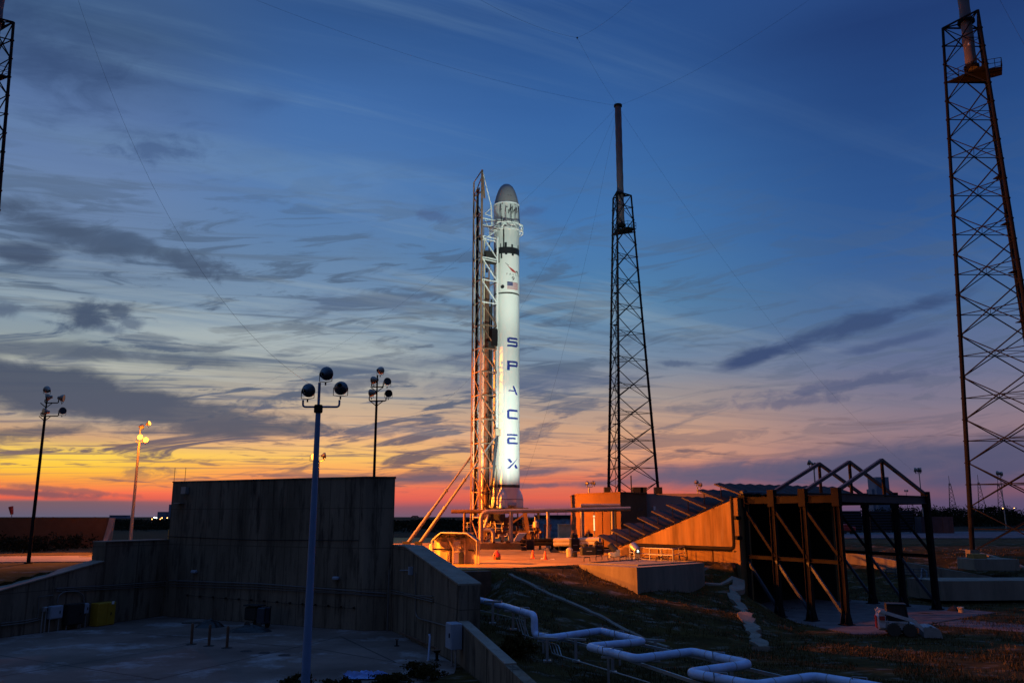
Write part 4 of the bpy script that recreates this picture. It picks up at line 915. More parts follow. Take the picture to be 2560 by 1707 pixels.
m = MB(); a, b = F0 + NX * .2, B0 - NX * .2; c_2, d_2 = b + TD * 17, a + TD * 17; m.add([v3(a, tz(0) - .3), v3(b, tz(0) - .3), v3(c_2, tz(17) - .3), v3(d_2, tz(17) - .3), v3(a, tz(0) - .1), v3(b, tz(0) - .1), v3(c_2, tz(17) - .1), v3(d_2, tz(17) - .1)], [(3, 2, 1, 0), (4, 5, 6, 7), (0, 1, 5, 4), (1, 2, 6, 5), (2, 3, 7, 6), (3, 0, 4, 7)]); m.prism([tuple(a + TD * 16.9), tuple(b + TD * 16.9), tuple(b + TD * 24), tuple(a + TD * 24)], 3.9, 4.12); tp(m, ft, 'cover', 'steel')  # sloped lid added to keep lamp light out of the trench
# near-black sheet, the mouth's shade put into colour: lining
m = MB(); a, b = B0 - NX * 1.0, B0 - NX * 1.0 + TD * 3.0; m.prism([tuple(B0 - NX * .95), tuple(B0 - NX * .95 + TD * 14), tuple(B0 - NX * .9 + TD * 14), tuple(B0 - NX * .9)], 0, 8.2); tp(m, ft, 'shade_lining', 'dark')
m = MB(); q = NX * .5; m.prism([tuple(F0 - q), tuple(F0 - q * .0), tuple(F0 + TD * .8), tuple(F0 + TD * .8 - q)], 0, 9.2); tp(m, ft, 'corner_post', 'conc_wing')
for k in range(9):
    s0 = -.35 + k * 1.95; z0 = tz(max(s0, 0)) + .18; L = 2.9; W = 16.9
    h0 = F0 + TD * s0 - NX * .35; m = MB(); N = 26; RISE = .95
    for i in range(N + 1):
        w = W * i / N; rib = .07 if i % 2 else -.03
        for s_, zz in ((0, 0), (L, RISE)):
            p = h0 + NX * w + TD * s_; m.v.append((p.x, p.y, z0 + zz + rib))
    m.f = [(2 * i, 2 * i + 2, 2 * i + 3, 2 * i + 1) for i in range(N)]
    for i in range(0, N + 1, 4):
        w = W * i / N; p = h0 + NX * w; q = p + TD * L; m.beam((p.x, p.y, z0 - .08), (q.x, q.y, z0 + RISE - .08), .1, .12)
    aw = tp(m, ft, 'roof_shutter', 'awning')
    m = MB()
    for w in (.5, 16.3):
        q = h0 + NX * w + TD * (L - .25); zb = tz(max(s0 + L - .2, 0)); m.beam((q.x, q.y, zb), (q.x, q.y, z0 + RISE - .1), .07, .07); p = h0 + NX * w + TD * .3; m.beam((q.x, q.y, zb), (p.x, p.y, z0), .06, .06)
    tp(m, ft, 'strut', 'steel')
# pipework fixed on the orange side wall
O2 = -NX * .45
m = MB(); a = F0 + TD * .6 + O2; b = F0 + TD * 13 + O2; m.path([v3(a, 9.35), v3(a, 5.1), v3(b, 5.1), v3(b, 4.2)], .16, 10, .4); tp(m, ft, 'wall_pipe', 'steel', True)
m = MB(); a = F0 + TD * .1 + O2 * .8; m.path([v3(a, 8.9), v3(a, 4.9), v3(F0 + TD * .6 + O2, 4.9)], .1, 8, .3); m.path([v3(a, 4.9), v3(a, 3.9)], .05, 6)
for z in (7.6, 6.0): m.lathe([(.05, -.2), (.24, -.1), (.24, .1), (.05, .2)], 12, v3(a, z)); m.box(v3(a + O2 * .5, z), (.3, .3, .3), .4)
tp(m, ft, 'valve_riser', 'steel', True)
for s_ in (3, 6, 9.5): m = MB(); a = F0 + TD * s_ + O2; m.beam(v3(a, 3.9), v3(a, 5.0), .08, .08); tp(m, ft, 'pipe_support', 'steel')
m = MB(); m.path([v3(F0 - TD * .3 - NX * .3, 9.6), v3(B0 - TD * .3, 9.75)], .17, 10); tp(m, ft, 'spray_pipe', 'steel_blue', True)
# far wing wall right of the trench
t = T('wing_wall', 'tan sloping concrete wing wall behind the steel frames', 'wall', (38, 95, 0))
m = MB(); a, b = G(2108, 1378, 3.95), G(2480, 1442, 1.95); q = Vector((.3, .5)); n = 7
for i in range(n):
    u0, u1 = i / n, (i + 1) / n; p0, p1 = a.lerp(b, u0), a.lerp(b, u1); m.prism([(p0.x, p0.y), (p1.x, p1.y), (p1.x + q.x, p1.y + q.y), (p0.x + q.x, p0.y + q.y)], -.3, [p0.z, p1.z, p1.z, p0.z])
tp(m, t, 'wall_panel', 'conc')
t = T('concrete_platform', 'long flat topped concrete platform right of the steel frames', 'platform', (45, 80, 0))
m = MB(); a, b = G(2350, 1452, 2.0), G(2700, 1452, 2.0); m.prism([(a.x, a.y), (b.x, b.y + 1), (b.x, b.y + 5), (a.x - 1, a.y + 4.4)], .3, 2.0); tp(m, t, 'platform', 'conc')
m = MB(); a, b = G(2215, 1425, 2.6), G(2330, 1432, 2.3); rail(m, a, b, 1.6, 1.1, 5, .03, (1, .75, .5, .25)); m.path([G(2303, 1450, 1.9), G(2305, 1425, 2.4) + Vector((0, 0, .2)), G(2317, 1428, 2.4), G(2318, 1458, 1.4)], .08, 8, .4); tp(m, t, 'handrail', 'steel_blue')

# ---------------------------------------------------------------- open steel frames at the trench mouth
sf = T('steel_frame', 'row of open dark steel portal frames with peaked trusses', 'frame', (24, 66, 0)); H_ = 9.75
up = Vector((0, 0, 1))
def fc(i): return F0 - TD * 2.96 * i + NX * .25
def bc_(i): return B0 - TD * 2.96 * i
for row, f in (('front', fc), ('back', bc_)):
    for i in range(4 if row == 'front' else 4):
        p = f(i); s_ = -1 if row == 'front' else 1; m = MB(); x = v3(p, 0)
        m.ibeam(v3(p, .05), v3(p, H_ if i else 9.3), .34, .5, .05)
        m.box(v3(p, .06), (.95, .8, .08), R(34)); q = NX * s_ * .0
        for k in (-1, 1):
            for e_ in (-1, 1):
                w = NX * .9 * e_ * .55; c = p - TD * .16 * k; m.add([v3(c, .1), v3(c + w, .1), v3(c, 1.6), v3(c - TD * .04 * k, .1), v3(c + w - TD * .04 * k, .1), v3(c - TD * .04 * k, 1.6)], [(0, 1, 2), (5, 4, 3), (0, 3, 4, 1), (1, 4, 5, 2), (2, 5, 3, 0)])
        c = tp(m, sf, 'column', 'steel')
        m = MB(); m.box(v3(p - TD * .0 + NX * (-.05), H_ - .62), (.42, .62, 1.35), R(34)); tp(m, sf, 'column_cap', 'steel')
    m = MB(); m.ibeam(v3(f(0), 4.5), v3(f(3), 4.4), .2, .28, .03); tp(m, sf, 'girt', 'steel')
    m = MB(); m.ibeam(v3(f(0), 9.0), v3(f(3), 9.0), .25, .55, .04); tp(m, sf, 'eaves_beam', 'steel')
    for i in range(3):
        m = MB(); m.beam(v3(f(i), 8.4), v3(f(i + 1), 4.6), .17, .2); tp(m, sf, 'brace', 'steel')
        m = MB(); m.beam(v3(f(i), 4.3), v3(f(i + 1), .5), .17, .2); tp(m, sf, 'brace', 'steel_blue')
for i in (1, 2, 3):
    a, b = fc(i), bc_(i); ap = v3((a + b) / 2, 12.2)
    m = MB(); m.beam(v3(a, 9.55), ap, .22, .26); m.beam(v3(b, 9.55), ap, .22, .26); tp(m, sf, 'rafter', 'steel_blue')
    m = MB(); m.beam(v3((a + b) / 2, 9.3), ap - up * .1, .2, .22); tp(m, sf, 'king_post', 'steel')
    m = MB(); m.ibeam(v3(a, 9.1 if i == 3 else 9.4), v3(b, 9.1 if i == 3 else 9.4), .32, .66 if i == 3 else .25, .05); tp(m, sf, 'tie_beam', 'steel_blue')
# ---------------------------------------------------------------- concrete block with handrail, slope kerbs and flume
t = T('concrete_block', 'square concrete block with a handrail on the grass slope below the pad', 'block', (10, 67, 2))
K = [G(1447, 1411, 4.1), G(1592, 1419, 4.1), G(1760, 1407, 4.1), G(1600, 1395, 4.1)]
m = MB(); m.prism([(p.x, p.y) for p in K], 1.0, 4.12); tp(m, t, 'block', 'conc')
m = MB(); K2 = [G(1470, 1408, 4.12), G(1595, 1414, 4.12), G(1735, 1405, 4.12), G(1600, 1398, 4.12)]; [m.prism([(a.x, a.y), (b.x, b.y), (b.x + .1, b.y + .12), (a.x + .1, a.y + .12)], 4.12, 4.2) for a, b in zip(K2, K2[1:] + K2[:1])]; tp(m, t, 'kerb', 'conc')
m = MB(); a, b = G(1575, 1395, 4.1), G(1625, 1401, 4.1); c2, d2 = G(1683, 1404, 4.1), G(1712, 1396, 4.1)
rail(m, a, b, 4.12, 1.0, 2, .035); rail(m, b, c2, 4.12, 1.0, 2, .06); rail(m, c2, d2, 4.12, 1.0, 2, .035); tp(m, t, 'handrail', 'galv')
m = MB()
for i in range(9):
    a = G(1460 + i * 30, 1404 - (i % 3) * 3, 4.1); b = G(1475 + i * 30, 1403 - (i % 2) * 4, 4.1); m.path([a, a + up * .35, b + up * .35, b], .035, 5, .15)
tp(m, t, 'cable_hoops', 'dark')
def drape(name, pts, w, th, mt, label, cat, seed=0, rag=0.0, off=.04, step=.5):
    m = MB(); L = []
    for a, b in zip(pts, pts[1:]):
        a, b = Vector(a), Vector(b); k = max(2, int((b - a).length / step)); L += [a.lerp(b, i / k) for i in range(k)]
    L.append(Vector(pts[-1])); rnd = random.Random(seed)
    for i, p in enumerate(L):
        d = (L[min(i + 1, len(L) - 1)] - L[max(i - 1, 0)]).normalized(); n = Vector((-d.y, d.x))
        ww = w * (1 + rag * rnd.uniform(-1, 1)) / 2; sh = n * w * rag * .35 * rnd.uniform(-1, 1)
        for s_ in (-1, 1):
            q = p + n * ww * s_ + sh; z = max(gz(q.x, q.y), gz(p.x, p.y)) + off; m.v += [(q.x, q.y, z - th), (q.x, q.y, z + rag * .4 * rnd.random())]
    for i in range(len(L) - 1):
        a = i * 4; b = a + 4; m.f += [(a + 1, b + 1, b + 3, a + 3), (a, b, b + 1, a + 1), (a + 3, b + 3, b + 2, a + 2)]
    m.f += [(0, 1, 3, 2), tuple(len(m.v) - 4 + k for k in (2, 3, 1, 0))]
    return tag(m.build(name, mt), label, cat)
a = G(1275, 1426, 4.0); drape('kerb', [(a.x, a.y), (9.2, 52.2)], .34, .4, 'conc', 'narrow concrete kerb running straight down the grass slope', 'kerb', off=.1)
drape('flume', [(17.9, 69.0), (16.9, 66.5), (16.2, 61), (15.3, 56), (14.7, 51.8)], .75, .3, 'white' if False else 'conc', 'broken pale concrete gutter tumbling down the grass slope beside the trench', 'gutter', 5, .55, .1, .6)
drape('kerb', [(15.2, 68.9), (16.4, 68.6), (17.6, 69.2)], .3, .3, 'conc', 'short pale kerb on the slope crest between the block and the trench', 'kerb', off=.08)
a = G(2400, 1342, 4); b = G(2560, 1380, 3.9); m = MB(); drape('kerb', [(a.x * .62, a.y * .62), (b.x * .95, b.y * .95)], .5, .3, 'conc', 'long pinkish kerb crossing the slope behind the right lattice tower', 'kerb', off=.12, step=2)
# ---------------------------------------------------------------- buildings beyond the pad
t = T('bunker', 'flat roofed tan building lit orange below the middle lattice tower', 'building', (13, 108, 4.1))
p0, p1, p2 = P(1443, 1300, 112), P(1552, 1300, 104), P(1618, 1300, 108); zt_ = P(1552, 1232, 104).z
m = MB(); m.prism([(p0.x, 112), (p1.x, 104), (p2.x, 108), (p2.x, 120), (p0.x, 124)], 4.0, zt_); tp(m, t, 'wall', 'bldg')
m = MB(); m.prism([(p0.x - .1, 111.95), (p1.x, 103.9), (p2.x + .1, 107.9), (p2.x + .1, 120.1), (p0.x - .1, 124.1)], zt_, zt_ + .15); tp(m, t, 'parapet', 'bldg')
for u, w, z1 in ((.55, .9, 8.3), (.84, 1.1, 8.6)):
    c = Vector((p0.x, 112)).lerp(Vector((p1.x, 104)), u); d = (Vector((p1.x, 104)) - Vector((p0.x, 112))).normalized(); m = MB(); m.box((c.x - .02, c.y - .06, (4.1 + z1) / 2), (w, .12, z1 - 4.1), math.atan2(d.y, d.x)); tp(m, t, 'door', 'dark' if u > .6 else 'bldg')
m = MB(); m.box((p2.x - 2, 107, 8.6), (2.6, 1.5, .4), R(45)); m.box((p2.x - 3, 105.8, 6.5), (.15, .15, 4.4)); tp(m, t, 'canopy', 'rust')
for px, s_ in ((1518, .5), (1594, .8), (1608, .5), (1645, .6)):
    m = MB(); c = P(px, 1229, 110); m.box((c.x, 110, zt_ + .5), (s_ * 1.6, 1, .8)); 
    if px == 1594: m.bar((c.x - .8, 110, zt_), (c.x - .8, 110, zt_ + 2.4), .08)
    tp(m, t, 'roof_unit', 'dark')
t = T('blast_wall', 'long wall tinted twilight pink behind the trench shutters, right of the tan building', 'wall', (25, 111, 4)); a, b = P(1612, 1300, 110), P(1860, 1300, 108)
m = MB(); m.prism([(a.x, 110), (b.x, 108), (b.x, 109), (a.x, 111)], 4, P(1700, 1233, 109).z); tp(m, t, 'wall_panel', 'pink')
m = MB(); c = P(1636, 1270, 109.7); m.box(c, (.25, .3, .5)); tp(m, t, 'wall_lamp', 'white')
t = T('gravel_bank', 'grey blue stone faced bank behind the deluge pipe columns', 'bank', (12, 170, 4)); a, b = P(1338, 1290, 160), P(1450, 1290, 160)
m = MB(); N = 30
for j in range(9):
    for i in range(N + 1):
        x = a.x + (b.x - a.x) * i / N; m.v.append((x, 156 + j * .6 + .3 * noise.noise(Vector((x, j, 0))), 4 + j / 8 * (P(1390, 1289, 160).z - 4) + .1 * noise.noise(Vector((x * 2, j * 2, 5)))))
m.f = [(j * (N + 1) + i, j * (N + 1) + i + 1, (j + 1) * (N + 1) + i + 1, (j + 1) * (N + 1) + i) for j in range(8) for i in range(N)]; tp(m, t, 'stone_face', 'gravel')
m = MB(); zz = P(1390, 1289, 160).z; m.box(((a.x + b.x) / 2, 163, zz - .1), (b.x - a.x, 6, .5)); [m.bar((a.x + 1 + k * 1.6, 161, zz), (a.x + 1 + k * 1.6, 161, zz + .9), .04) for k in range(5)]; tp(m, t, 'top_edge', 'dark')
c = P(1412, 1322, 140); t = T('skip', 'small cream open container on the bank beside the tan building', 'container', (c.x, 140, 5.2)); m = MB(); m.prism([(c.x - 1, 139.5), (c.x + 1, 139.5), (c.x + 1.1, 141), (c.x - 1.1, 141)], 4.05, 6.4); tp(m, t, 'bin', 'cream'); m = MB(); m.box((c.x, 140.2, 6.45), (2.3, 1.7, .12)); tp(m, t, 'rim', 'cream')
t = T('blast_wall', 'low brown concrete wall with a slanted end, far left beyond the road', 'wall', (-60, 110, 4)); a, b = P(-60, 1293, 108), P(268, 1293, 108)
m = MB(); m.prism([(a.x, 107), (b.x, 108), (b.x, 109), (a.x, 108)], 4, P(200, 1294, 108).z); tp(m, t, 'wall_panel', 'conc_dark' if False else 'bldg')
m = MB(); m.add([(b.x, 108, 4), (b.x + 1.0, 105, 4), (b.x + .3, 108, P(268, 1294, 108).z), (b.x + .35, 109, 4), (b.x + 1.35, 105.4, 4), (b.x + .6, 109, P(268, 1294, 108).z)], [(0, 1, 2), (5, 4, 3), (1, 4, 5, 2), (0, 3, 4, 1), (0, 2, 5, 3)]); tp(m, t, 'buttress', 'conc')
c = P(28, 1300, 109.5); t = T('windsock', 'short dark and white windsock on a pole beyond the low brown wall', 'windsock', (c.x, 109.5, 4)); m = MB(); m.bar((c.x, 109.5, 4), (c.x, 109.5, P(24, 1265, 109.5).z), .05); tp(m, t, 'pole', 'galv')
m = MB(); a, b = P(27, 1266, 109.5), P(30, 1285, 109.5); m.bar(a, b, .3, .18, 12, cap=False); tp(m, t, 'sock', 'red')
c = P(418, 1345, 72); m = MB(); m.lathe([(.16, 0), (.16, P(418, 1325, 74).z - 4), (.1, P(418, 1325, 74).z - 3.9)], 12); o = tag(m.build('guard_post', 'yellow'), 'orange lit post standing behind the left wing, touching the blast wall corner', 'post'); o.location = (P(419, 1340, 74).x, 74.5, 4)

# ---------------------------------------------------------------- lattice lightning towers
def lattice(name, label, xc, yc, a0, rt, rb, ht, order=1, ladder=1.0, group='lattice lightning towers around the pad', top=75.6, mast=True):
    t = thing(name, label, 'tower', (xc, yc, 4.0), 0, group); zt2 = ht; NP = 13
    def L(k, z):
        f = z / zt2; r = rb + (rt - rb) * f; a = R(a0 + 120 * k); return Vector((r * math.cos(a), r * math.sin(a), z))
    for k in range(3):
        m = MB(); m.bar(L(k, 0), L(k, zt2), .27, .16, 10)
        for j in range(1, NP * 2): p = L(k, zt2 * j / NP / 2 * 1.0); m.bar(p - Vector((0, 0, .06)), p + Vector((0, 0, .06)), .3 - .1 * j / NP / 2 + .04, n=8)
        lg = m.build('leg', 'tower', t)
        if ladder: m = MB(); m.box(L(k, -.2), (1.0, 1.0, .8)); m.build('footing', 'conc', lg)
    m = MB(); hp = zt2 / NP
    for j in range(NP):
        z0, z1, zm = j * hp, (j + 1) * hp, (j + .5) * hp
        for k in range(3):
            k2 = (k + 1) % 3
            m.bar(L(k, z0), L(k2, z1), .075, n=4, cap=False); m.bar(L(k2, z0), L(k, z1), .075, n=4, cap=False)
            m.bar(L(k, zm), L(k2, zm), .06, n=4, cap=False)
        for k in range(3): m.bar((L(k, zm) + L((k + 1) % 3, zm)) / 2, (L((k + 1) % 3, zm) + L((k + 2) % 3, zm)) / 2, .04, n=4, cap=False)
    for k in range(3): m.bar(L(k, zt2), L((k + 1) % 3, zt2), .12, n=5); m.bar(L(k, zt2), (0, 0, zt2), .08, n=4); m.bar(L(k, zt2 - hp * .5), L((k + 1) % 3, zt2 - hp * .5), .08, n=4)
    m.build('bracing', 'tower', t)
    if mast:
        zp_ = zt2 * .885; m = MB(); q = [L(k, zp_) * 1.0 for k in range(3)]; m.prism([(v.x, v.y) for v in q], zp_ - .12, zp_); pf = m.build('platform', 'tower', t)
        m = MB(); c = (L(1, zp_) + L(2, zp_)) / 2; d = Vector((c.x, c.y, 0)).normalized(); e = Vector((-d.y, d.x, 0)); z = Vector((0, 0, 1))
        for k in range(3): rail(m, q[k], q[(k + 1) % 3], zp_, 1.1, 3, .035)
        pts = [c + d * .2 + e * 1.2, c + d * 1.6 + e * 1.0, c + d * 1.6 - e * 1.0, c + d * .2 - e * 1.2]
        for i in range(3): rail(m, pts[i], pts[i + 1], zp_, 1.1, 2, .035)
        m.build('guard_rail', 'steel', pf); m = MB(); m.prism([(v.x, v.y) for v in pts], zp_ - .14, zp_ - .02); m.build('side_deck', 'steel', pf)
        m = MB(); zb = 52 + 3.7; prof = [(.62, zb)]
        for i in range(1, 24): prof.append((.62 + .025 * math.sin(i * 2.1), zb + (top + 3.7 - zb) * i / 24))
        prof.append((.6, top + 3.7)); m.lathe(prof, 20); ms = m.build('mast', 'mast', t, True)
        m = MB(); m.lathe([(.66, zb - .1), (.84, zb - .1), (.84, zb + .25), (.66, zb + .25)], 20, cap=False); m.build('foot_collar', 'steel', ms); m = MB(); m.lathe([(.6, top + 3.7), (.78, top + 3.75), (.78, top + 4.1), (.3, top + 4.2)], 20); m.build('cap', 'dark', ms)
        m = MB(); m.lathe([(.7, zt2 - .1), (.95, zt2 - .1), (.95, zt2 + .15), (.7, zt2 + .15)], 20, cap=False); m.build('upper_collar', 'steel', ms)
    if ladder:
        m = MB(); a, b = L(0, 2).lerp(L(1, 2), .2) * .92, L(0, zt2 * .88).lerp(L(1, zt2 * .88), .2) * .9; s_ = (L(1, 0) - L(0, 0)).normalized() * .25
        if ladder == 2: a, b = L(1, 2).lerp(L(2, 2), .12) * .88, L(1, zt2 * .88).lerp(L(2, zt2 * .88), .2) * .86; s_ = (L(2, 0) - L(1, 0)).normalized() * .25
        if ladder == 3: a, b = L(0, 2).lerp(L(1, 2), .5) * .9, L(0, zt2 * .88).lerp(L(1, zt2 * .88), .5) * .9
        m.bar(a - s_, b - s_, .03, n=4); m.bar(a + s_, b + s_, .03, n=4)
        for i in range(130): p = a.lerp(b, i / 130); m.bar(p - s_, p + s_, .02, n=3, cap=False)
        for i in range(1, 8): p = a.lerp(b, i / 8); m.box(p, (1.0, 1.0, .08))
        m.build('ladder', 'tower', t)
    return t
lattice('lattice_tower', 'lattice tower with a grey mast right behind the tan building, middle of three', 20.0, 146.2, 125, 2.0, 5.64, 61.7, ladder=3)
rt_ = lattice('lattice_tower', 'large dark lattice tower at the right edge with its foot on a concrete pad', 54.5, 90.9, 151, 2.5, 5.4, 61.7, ladder=2)
lattice('lattice_tower', 'lattice tower cut off by the left edge, only its right leg in view', -61.9, 90.8, 2, 2.1, 4.9, 61.7)
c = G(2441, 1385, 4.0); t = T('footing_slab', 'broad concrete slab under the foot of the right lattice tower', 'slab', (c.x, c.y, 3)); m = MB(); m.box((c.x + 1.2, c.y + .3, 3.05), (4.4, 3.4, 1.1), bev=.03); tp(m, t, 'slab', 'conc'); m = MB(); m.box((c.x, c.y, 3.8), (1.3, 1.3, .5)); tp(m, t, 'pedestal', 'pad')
m = MB(); c = P(2321, 66, 90); m.lathe([(.12, -.1), (.12, .1)], 10, (0, 0, 0)); o = tag(m.build('beacon', 'whitelamp' if False else 'white'), 'tiny pale lamp under the top of the right lattice tower', 'lamp'); o.location = (rt_.location.x - 1.0, rt_.location.y - 1.7, 61.8)
# catenary wires
MT, RTp, LTp = Vector((20, 146.2, 83.5)), Vector((54.2, 90.9, 83.5)), Vector((-61.9, 90.8, 83.5))
def wire(label, a, b, sag=0, mid=None, r=.012, side=Vector((0, 0, 0))):
    a, b = Vector(a), Vector(b); N = 40; pts = []
    for i in range(N + 1):
        t = i / N; p = a.lerp(b, t); p.z -= sag * 4 * t * (1 - t); pts.append(p + side * 4 * t * (1 - t))
    m = MB(); m.path(pts, r, 5); return tag(m.build('wire', 'dark'), label, 'wire')
J = P(1443, 95, 120)
wire('wire rising from the middle mast top toward the right tower', MT, RTp, 3.0); wire('wire running from the middle mast top toward the left tower', MT, LTp, 4.0)
wire('wire from the middle mast top up to the three way junction', MT, J, .5); wire('wire from the junction leading up and left out of view', J, P(1150, -30, 95), 1); wire('wire from the junction leading up and right out of view', J, P(1640, -60, 90), 1)
wire('guy wire from the middle mast down left, passing behind the erector tower', MT, P(560, 990, 220), 9); wire('guy wire from the middle mast dropping steeply behind the rocket', MT, P(1290, 1260, 175), 6); wire('guy wire just left of the steep one behind the rocket', MT, P(1040, 1040, 210), 12)
wire('guy wire from the middle mast down to the far right ground', MT, P(2300, 1190, 215), 7); wire('guy wire curving down across the left half of the sky', LTp + Vector((4, 0, 0)), P(775, 960, 90), 10); wire('guy wire at the top right corner of the sky', RTp, P(2600, 180, 75), 1)
m = MB(); m.box((0, 0, 0), (.22, .22, .16)); m.bar((0, 0, 0), (0, 0, -.4), .03); o = tag(m.build('wire_junction', 'dark'), 'small black fitting where three overhead wires meet', 'fitting'); o.location = J
# ---------------------------------------------------------------- floodlight poles
def floodlamp(root, c, yaw, pitch, r=.3, mt='lampblk', lens='glassd', name='floodlight'):
    """bowl shaped lamp with a rear housing on a small yoke, looking along yaw/pitch; c relative to the pole's foot"""
    d = Vector((math.cos(pitch) * math.sin(yaw), math.cos(pitch) * math.cos(yaw), math.sin(pitch))); c = Vector(c)
    m = MB(); m.lathe([(r * .28, -r * 1.25), (r * .42, -r * 1.2), (r * .5, -r * .75), (r * .82, -r * .35), (r * .97, 0), (r, r * .35), (r * .97, r * .42)], 20, c, d, cap=False)
    h = m.build(name, mt, root, True)
    m = MB(); m.lathe([(r * .93, r * .36), (r * .9, r * .39), (.01, r * .39)], 20, c, d, cap=False); m.build('lens', lens, h, True)
    side = d.cross(Vector((0, 0, 1))).normalized() * r * 1.02; b = Vector((0, 0, -r * 1.25))
    m = MB(); m.path([c + side, c + side + b * .9, c + b, c - side + b * .9, c - side], r * .06, 5); m.bar(c + b, c + b * 1.35, r * .12, n=6); m.build('yoke', 'steel', h)
    return h
def pole(label, px, Y, pytop, lamps, arms, r0, r1, base=4.0, mt='steel', group='floodlight poles around the pad', lampmt='lampblk', lr=.3, x=None):
    c = P(px, pytop, Y) if x is None else P(x, pytop, Y)
    t = thing('light_pole', label, 'lamp post', (c.x, Y, base), 0, group)
    zz = lambda py: P(px, py, Y).z - base
    xx = lambda p_, py: P(p_, py, Y).x - c.x
    zt = zz(arms[0][0]); m = MB(); m.bar((0, 0, 0), (0, 0, zt), r0, r1, 14); m.lathe([(r0 * 2.2, 0), (r0 * 2.2, .08), (r0, .1)], 14); m.build('pole', mt, t, True)
    m = MB()
    for k, (py, a, b) in enumerate(arms):
        z = zz(py); m.path([(xx(a, py), 0, z + .3), (xx(a, py), 0, z), (xx(b, py), 0, z), (xx(b, py), 0, z + .3)], .045, 8, .25)
        if len(arms) > 1: m.bar((-.5, 0, z), (0, 0, z - .4), .035); m.bar((.5, 0, z), (0, 0, z - .4), .035)
    m.bar((0, 0, zt - .6), (0, 0, zz(pytop) - lr * 1.3), .06, n=8); m.build('crossarm', mt, t)
    for (lx, ly, yaw, pit, *o) in lamps: floodlamp(t, (xx(lx, ly), o[2] if len(o) > 2 else 0, zz(ly)), R(yaw), R(pit), o[1] if len(o) > 1 else lr, lampmt, o[0] if o else 'glassd')
    return t
mp_ = pole('tall nearest blue grey pole with three round floodlights, rising from the bottom edge', 803, 36, 934, [(815, 934, 18, 16), (770, 976, 15, 14), (852, 969, -4, -8)], [(1017, 757, 848)], .19, .11, 0, 'pole', lr=.30, x=800)
m = MB(); m.lathe([(.16, 0), (.19, .05), (.19, .3), (.16, .35)], 12, (0, 0, P(800, 1032, 36).z)); m.build('collar', 'steel', mp_)
pole('five lamp pole standing behind the right end of the blast wall', 944, 64, 926, [(951, 926, 25, 5), (935, 950, -60, 0), (968, 954, 150, 10), (929, 982, -70, 0), (971, 983, 160, -15)], [(1002, 923, 965), (967, 929, 958)], .12, .09, mt='steel', lampmt='lampgrey')
pole('five lamp pole at the far left in front of the low brown wall', 120, 70, 975, [(118, 974, -60, 20), (119, 993, -110, -10), (156, 995, 80, -5), (112, 1029, -140, 0), (156, 1027, 130, 10)], [(1040, 102, 146), (1007, 112, 146)], .15, .1, mt='steel', lampmt='lampgrey')
pole('pole with glowing sodium floodlights, its shaft lit orange', 352, 100, 1062, [(350, 1092, 150, -10, 'sodium', .34), (364, 1099, 140, -12, 'sodium', .34), (372, 1058, 100, 20, 'sodium', .3), (354, 1066, 20, 10)], [(1105, 340, 366)], .2, .13, mt='pole_w', lampmt='lampgrey')
t = pole('short pole with one glowing sodium lamp, mostly hidden behind the tall nearest pole', 797, 65.4, 1146, [(785, 1141, 150, -8, 'sodium', .3), (811, 1138, 70, 10, 'whitelamp' if False else 'sodium_far', .22)], [(1152, 788, 808)], .1, .08, 4.0, 'steel', lampmt='lampgrey')
for (px, pt, Y, L_, ar, lab, b_, r_) in ((1472, 1210, 130, [(1468, 1207, -30, 10), (1481, 1206, 60, 10), (1486, 1207, 90, 5)], (1217, 1467, 1481), 'small three lamp pole on the roof side of the tan building', 4, .32),
        (1743, 1208, 135, [(1741, 1205, 20, 20), (1751, 1211, 70, 5)], (1216, 1741, 1748), 'small two lamp pole behind the pinkish wall', 4, .35),
        (2034, 1160, 130, [(2023, 1156, -60, 20), (2036, 1163, 150, 5)], (1170, 2027, 2036), 'two lamp pole seen between the first two truss peaks', 4, .42),
        (2297, 1175, 200, [(2288, 1174, -60, 5), (2296, 1175, 180, 5), (2301, 1174, 120, 5)], (1182, 2290, 2300), 'slim three lamp pole beyond the right end of the steel frames', 4, .55),
        (2500, 1184, 230, [(2494, 1182, -40, 0), (2503, 1184, 100, 0)], (1190, 2495, 2504), 'slim two lamp pole seen through the right lattice tower', 4, .6),
        (2265, 1227, 420, [(2262, 1226, -60, 0), (2268, 1226, 60, 0)], (1229, 2262, 2268), 'tiny far pole just right of the tall blue building', 4, .5)):
    pole(lab, px, Y, pt, L_, [ar], .16, .1, b_, 'galv', lampmt='lampgrey', lr=r_)
def lamp(kind_, name, loc, energy, colr, size=.3, aim=None, ang=90, blend=.5):
    l = bpy.data.lights.new(name, kind_); l.energy = energy; l.color = colr
    if kind_ in ('SPOT', 'POINT'): l.shadow_soft_size = size
    if kind_ == 'SPOT': l.spot_size = R(ang); l.spot_blend = blend
    o = bpy.data.objects.new(name, l); col.objects.link(o); o.location = loc
    if aim is not None: o.rotation_euler = (Vector(aim) - Vector(loc)).to_track_quat('-Z', 'Y').to_euler()
    return o
SOD = (1, .235, .014)
la = P(358, 1096, 99.0); lb = P(785, 1141, 65.2)
lamp('SPOT', 'sodium_light', la + Vector((.6, -.6, -.3)), 380000, SOD, .5, (la.x + 50, la.y - 2.5, 6), 78, .18)
lamp('POINT', 'sodium_light', la + Vector((.1, -.8, 0)), 1500, SOD, .4)
lamp('SPOT', 'sodium_light', lb + Vector((.3, -.1, -.5)), 78000, SOD, .4, (2, 71.6, 4.2), 62, .35)
lamp('SPOT', 'sodium_light', la + Vector((.7, -.2, -.3)), 260000, SOD, .5, (-2, 112, 9), 22, .8)
lamp('SPOT', 'sodium_light', la + Vector((-.4, -.8, -.3)), 45000, SOD, .5, (-46, 80, 4), 58, .5)
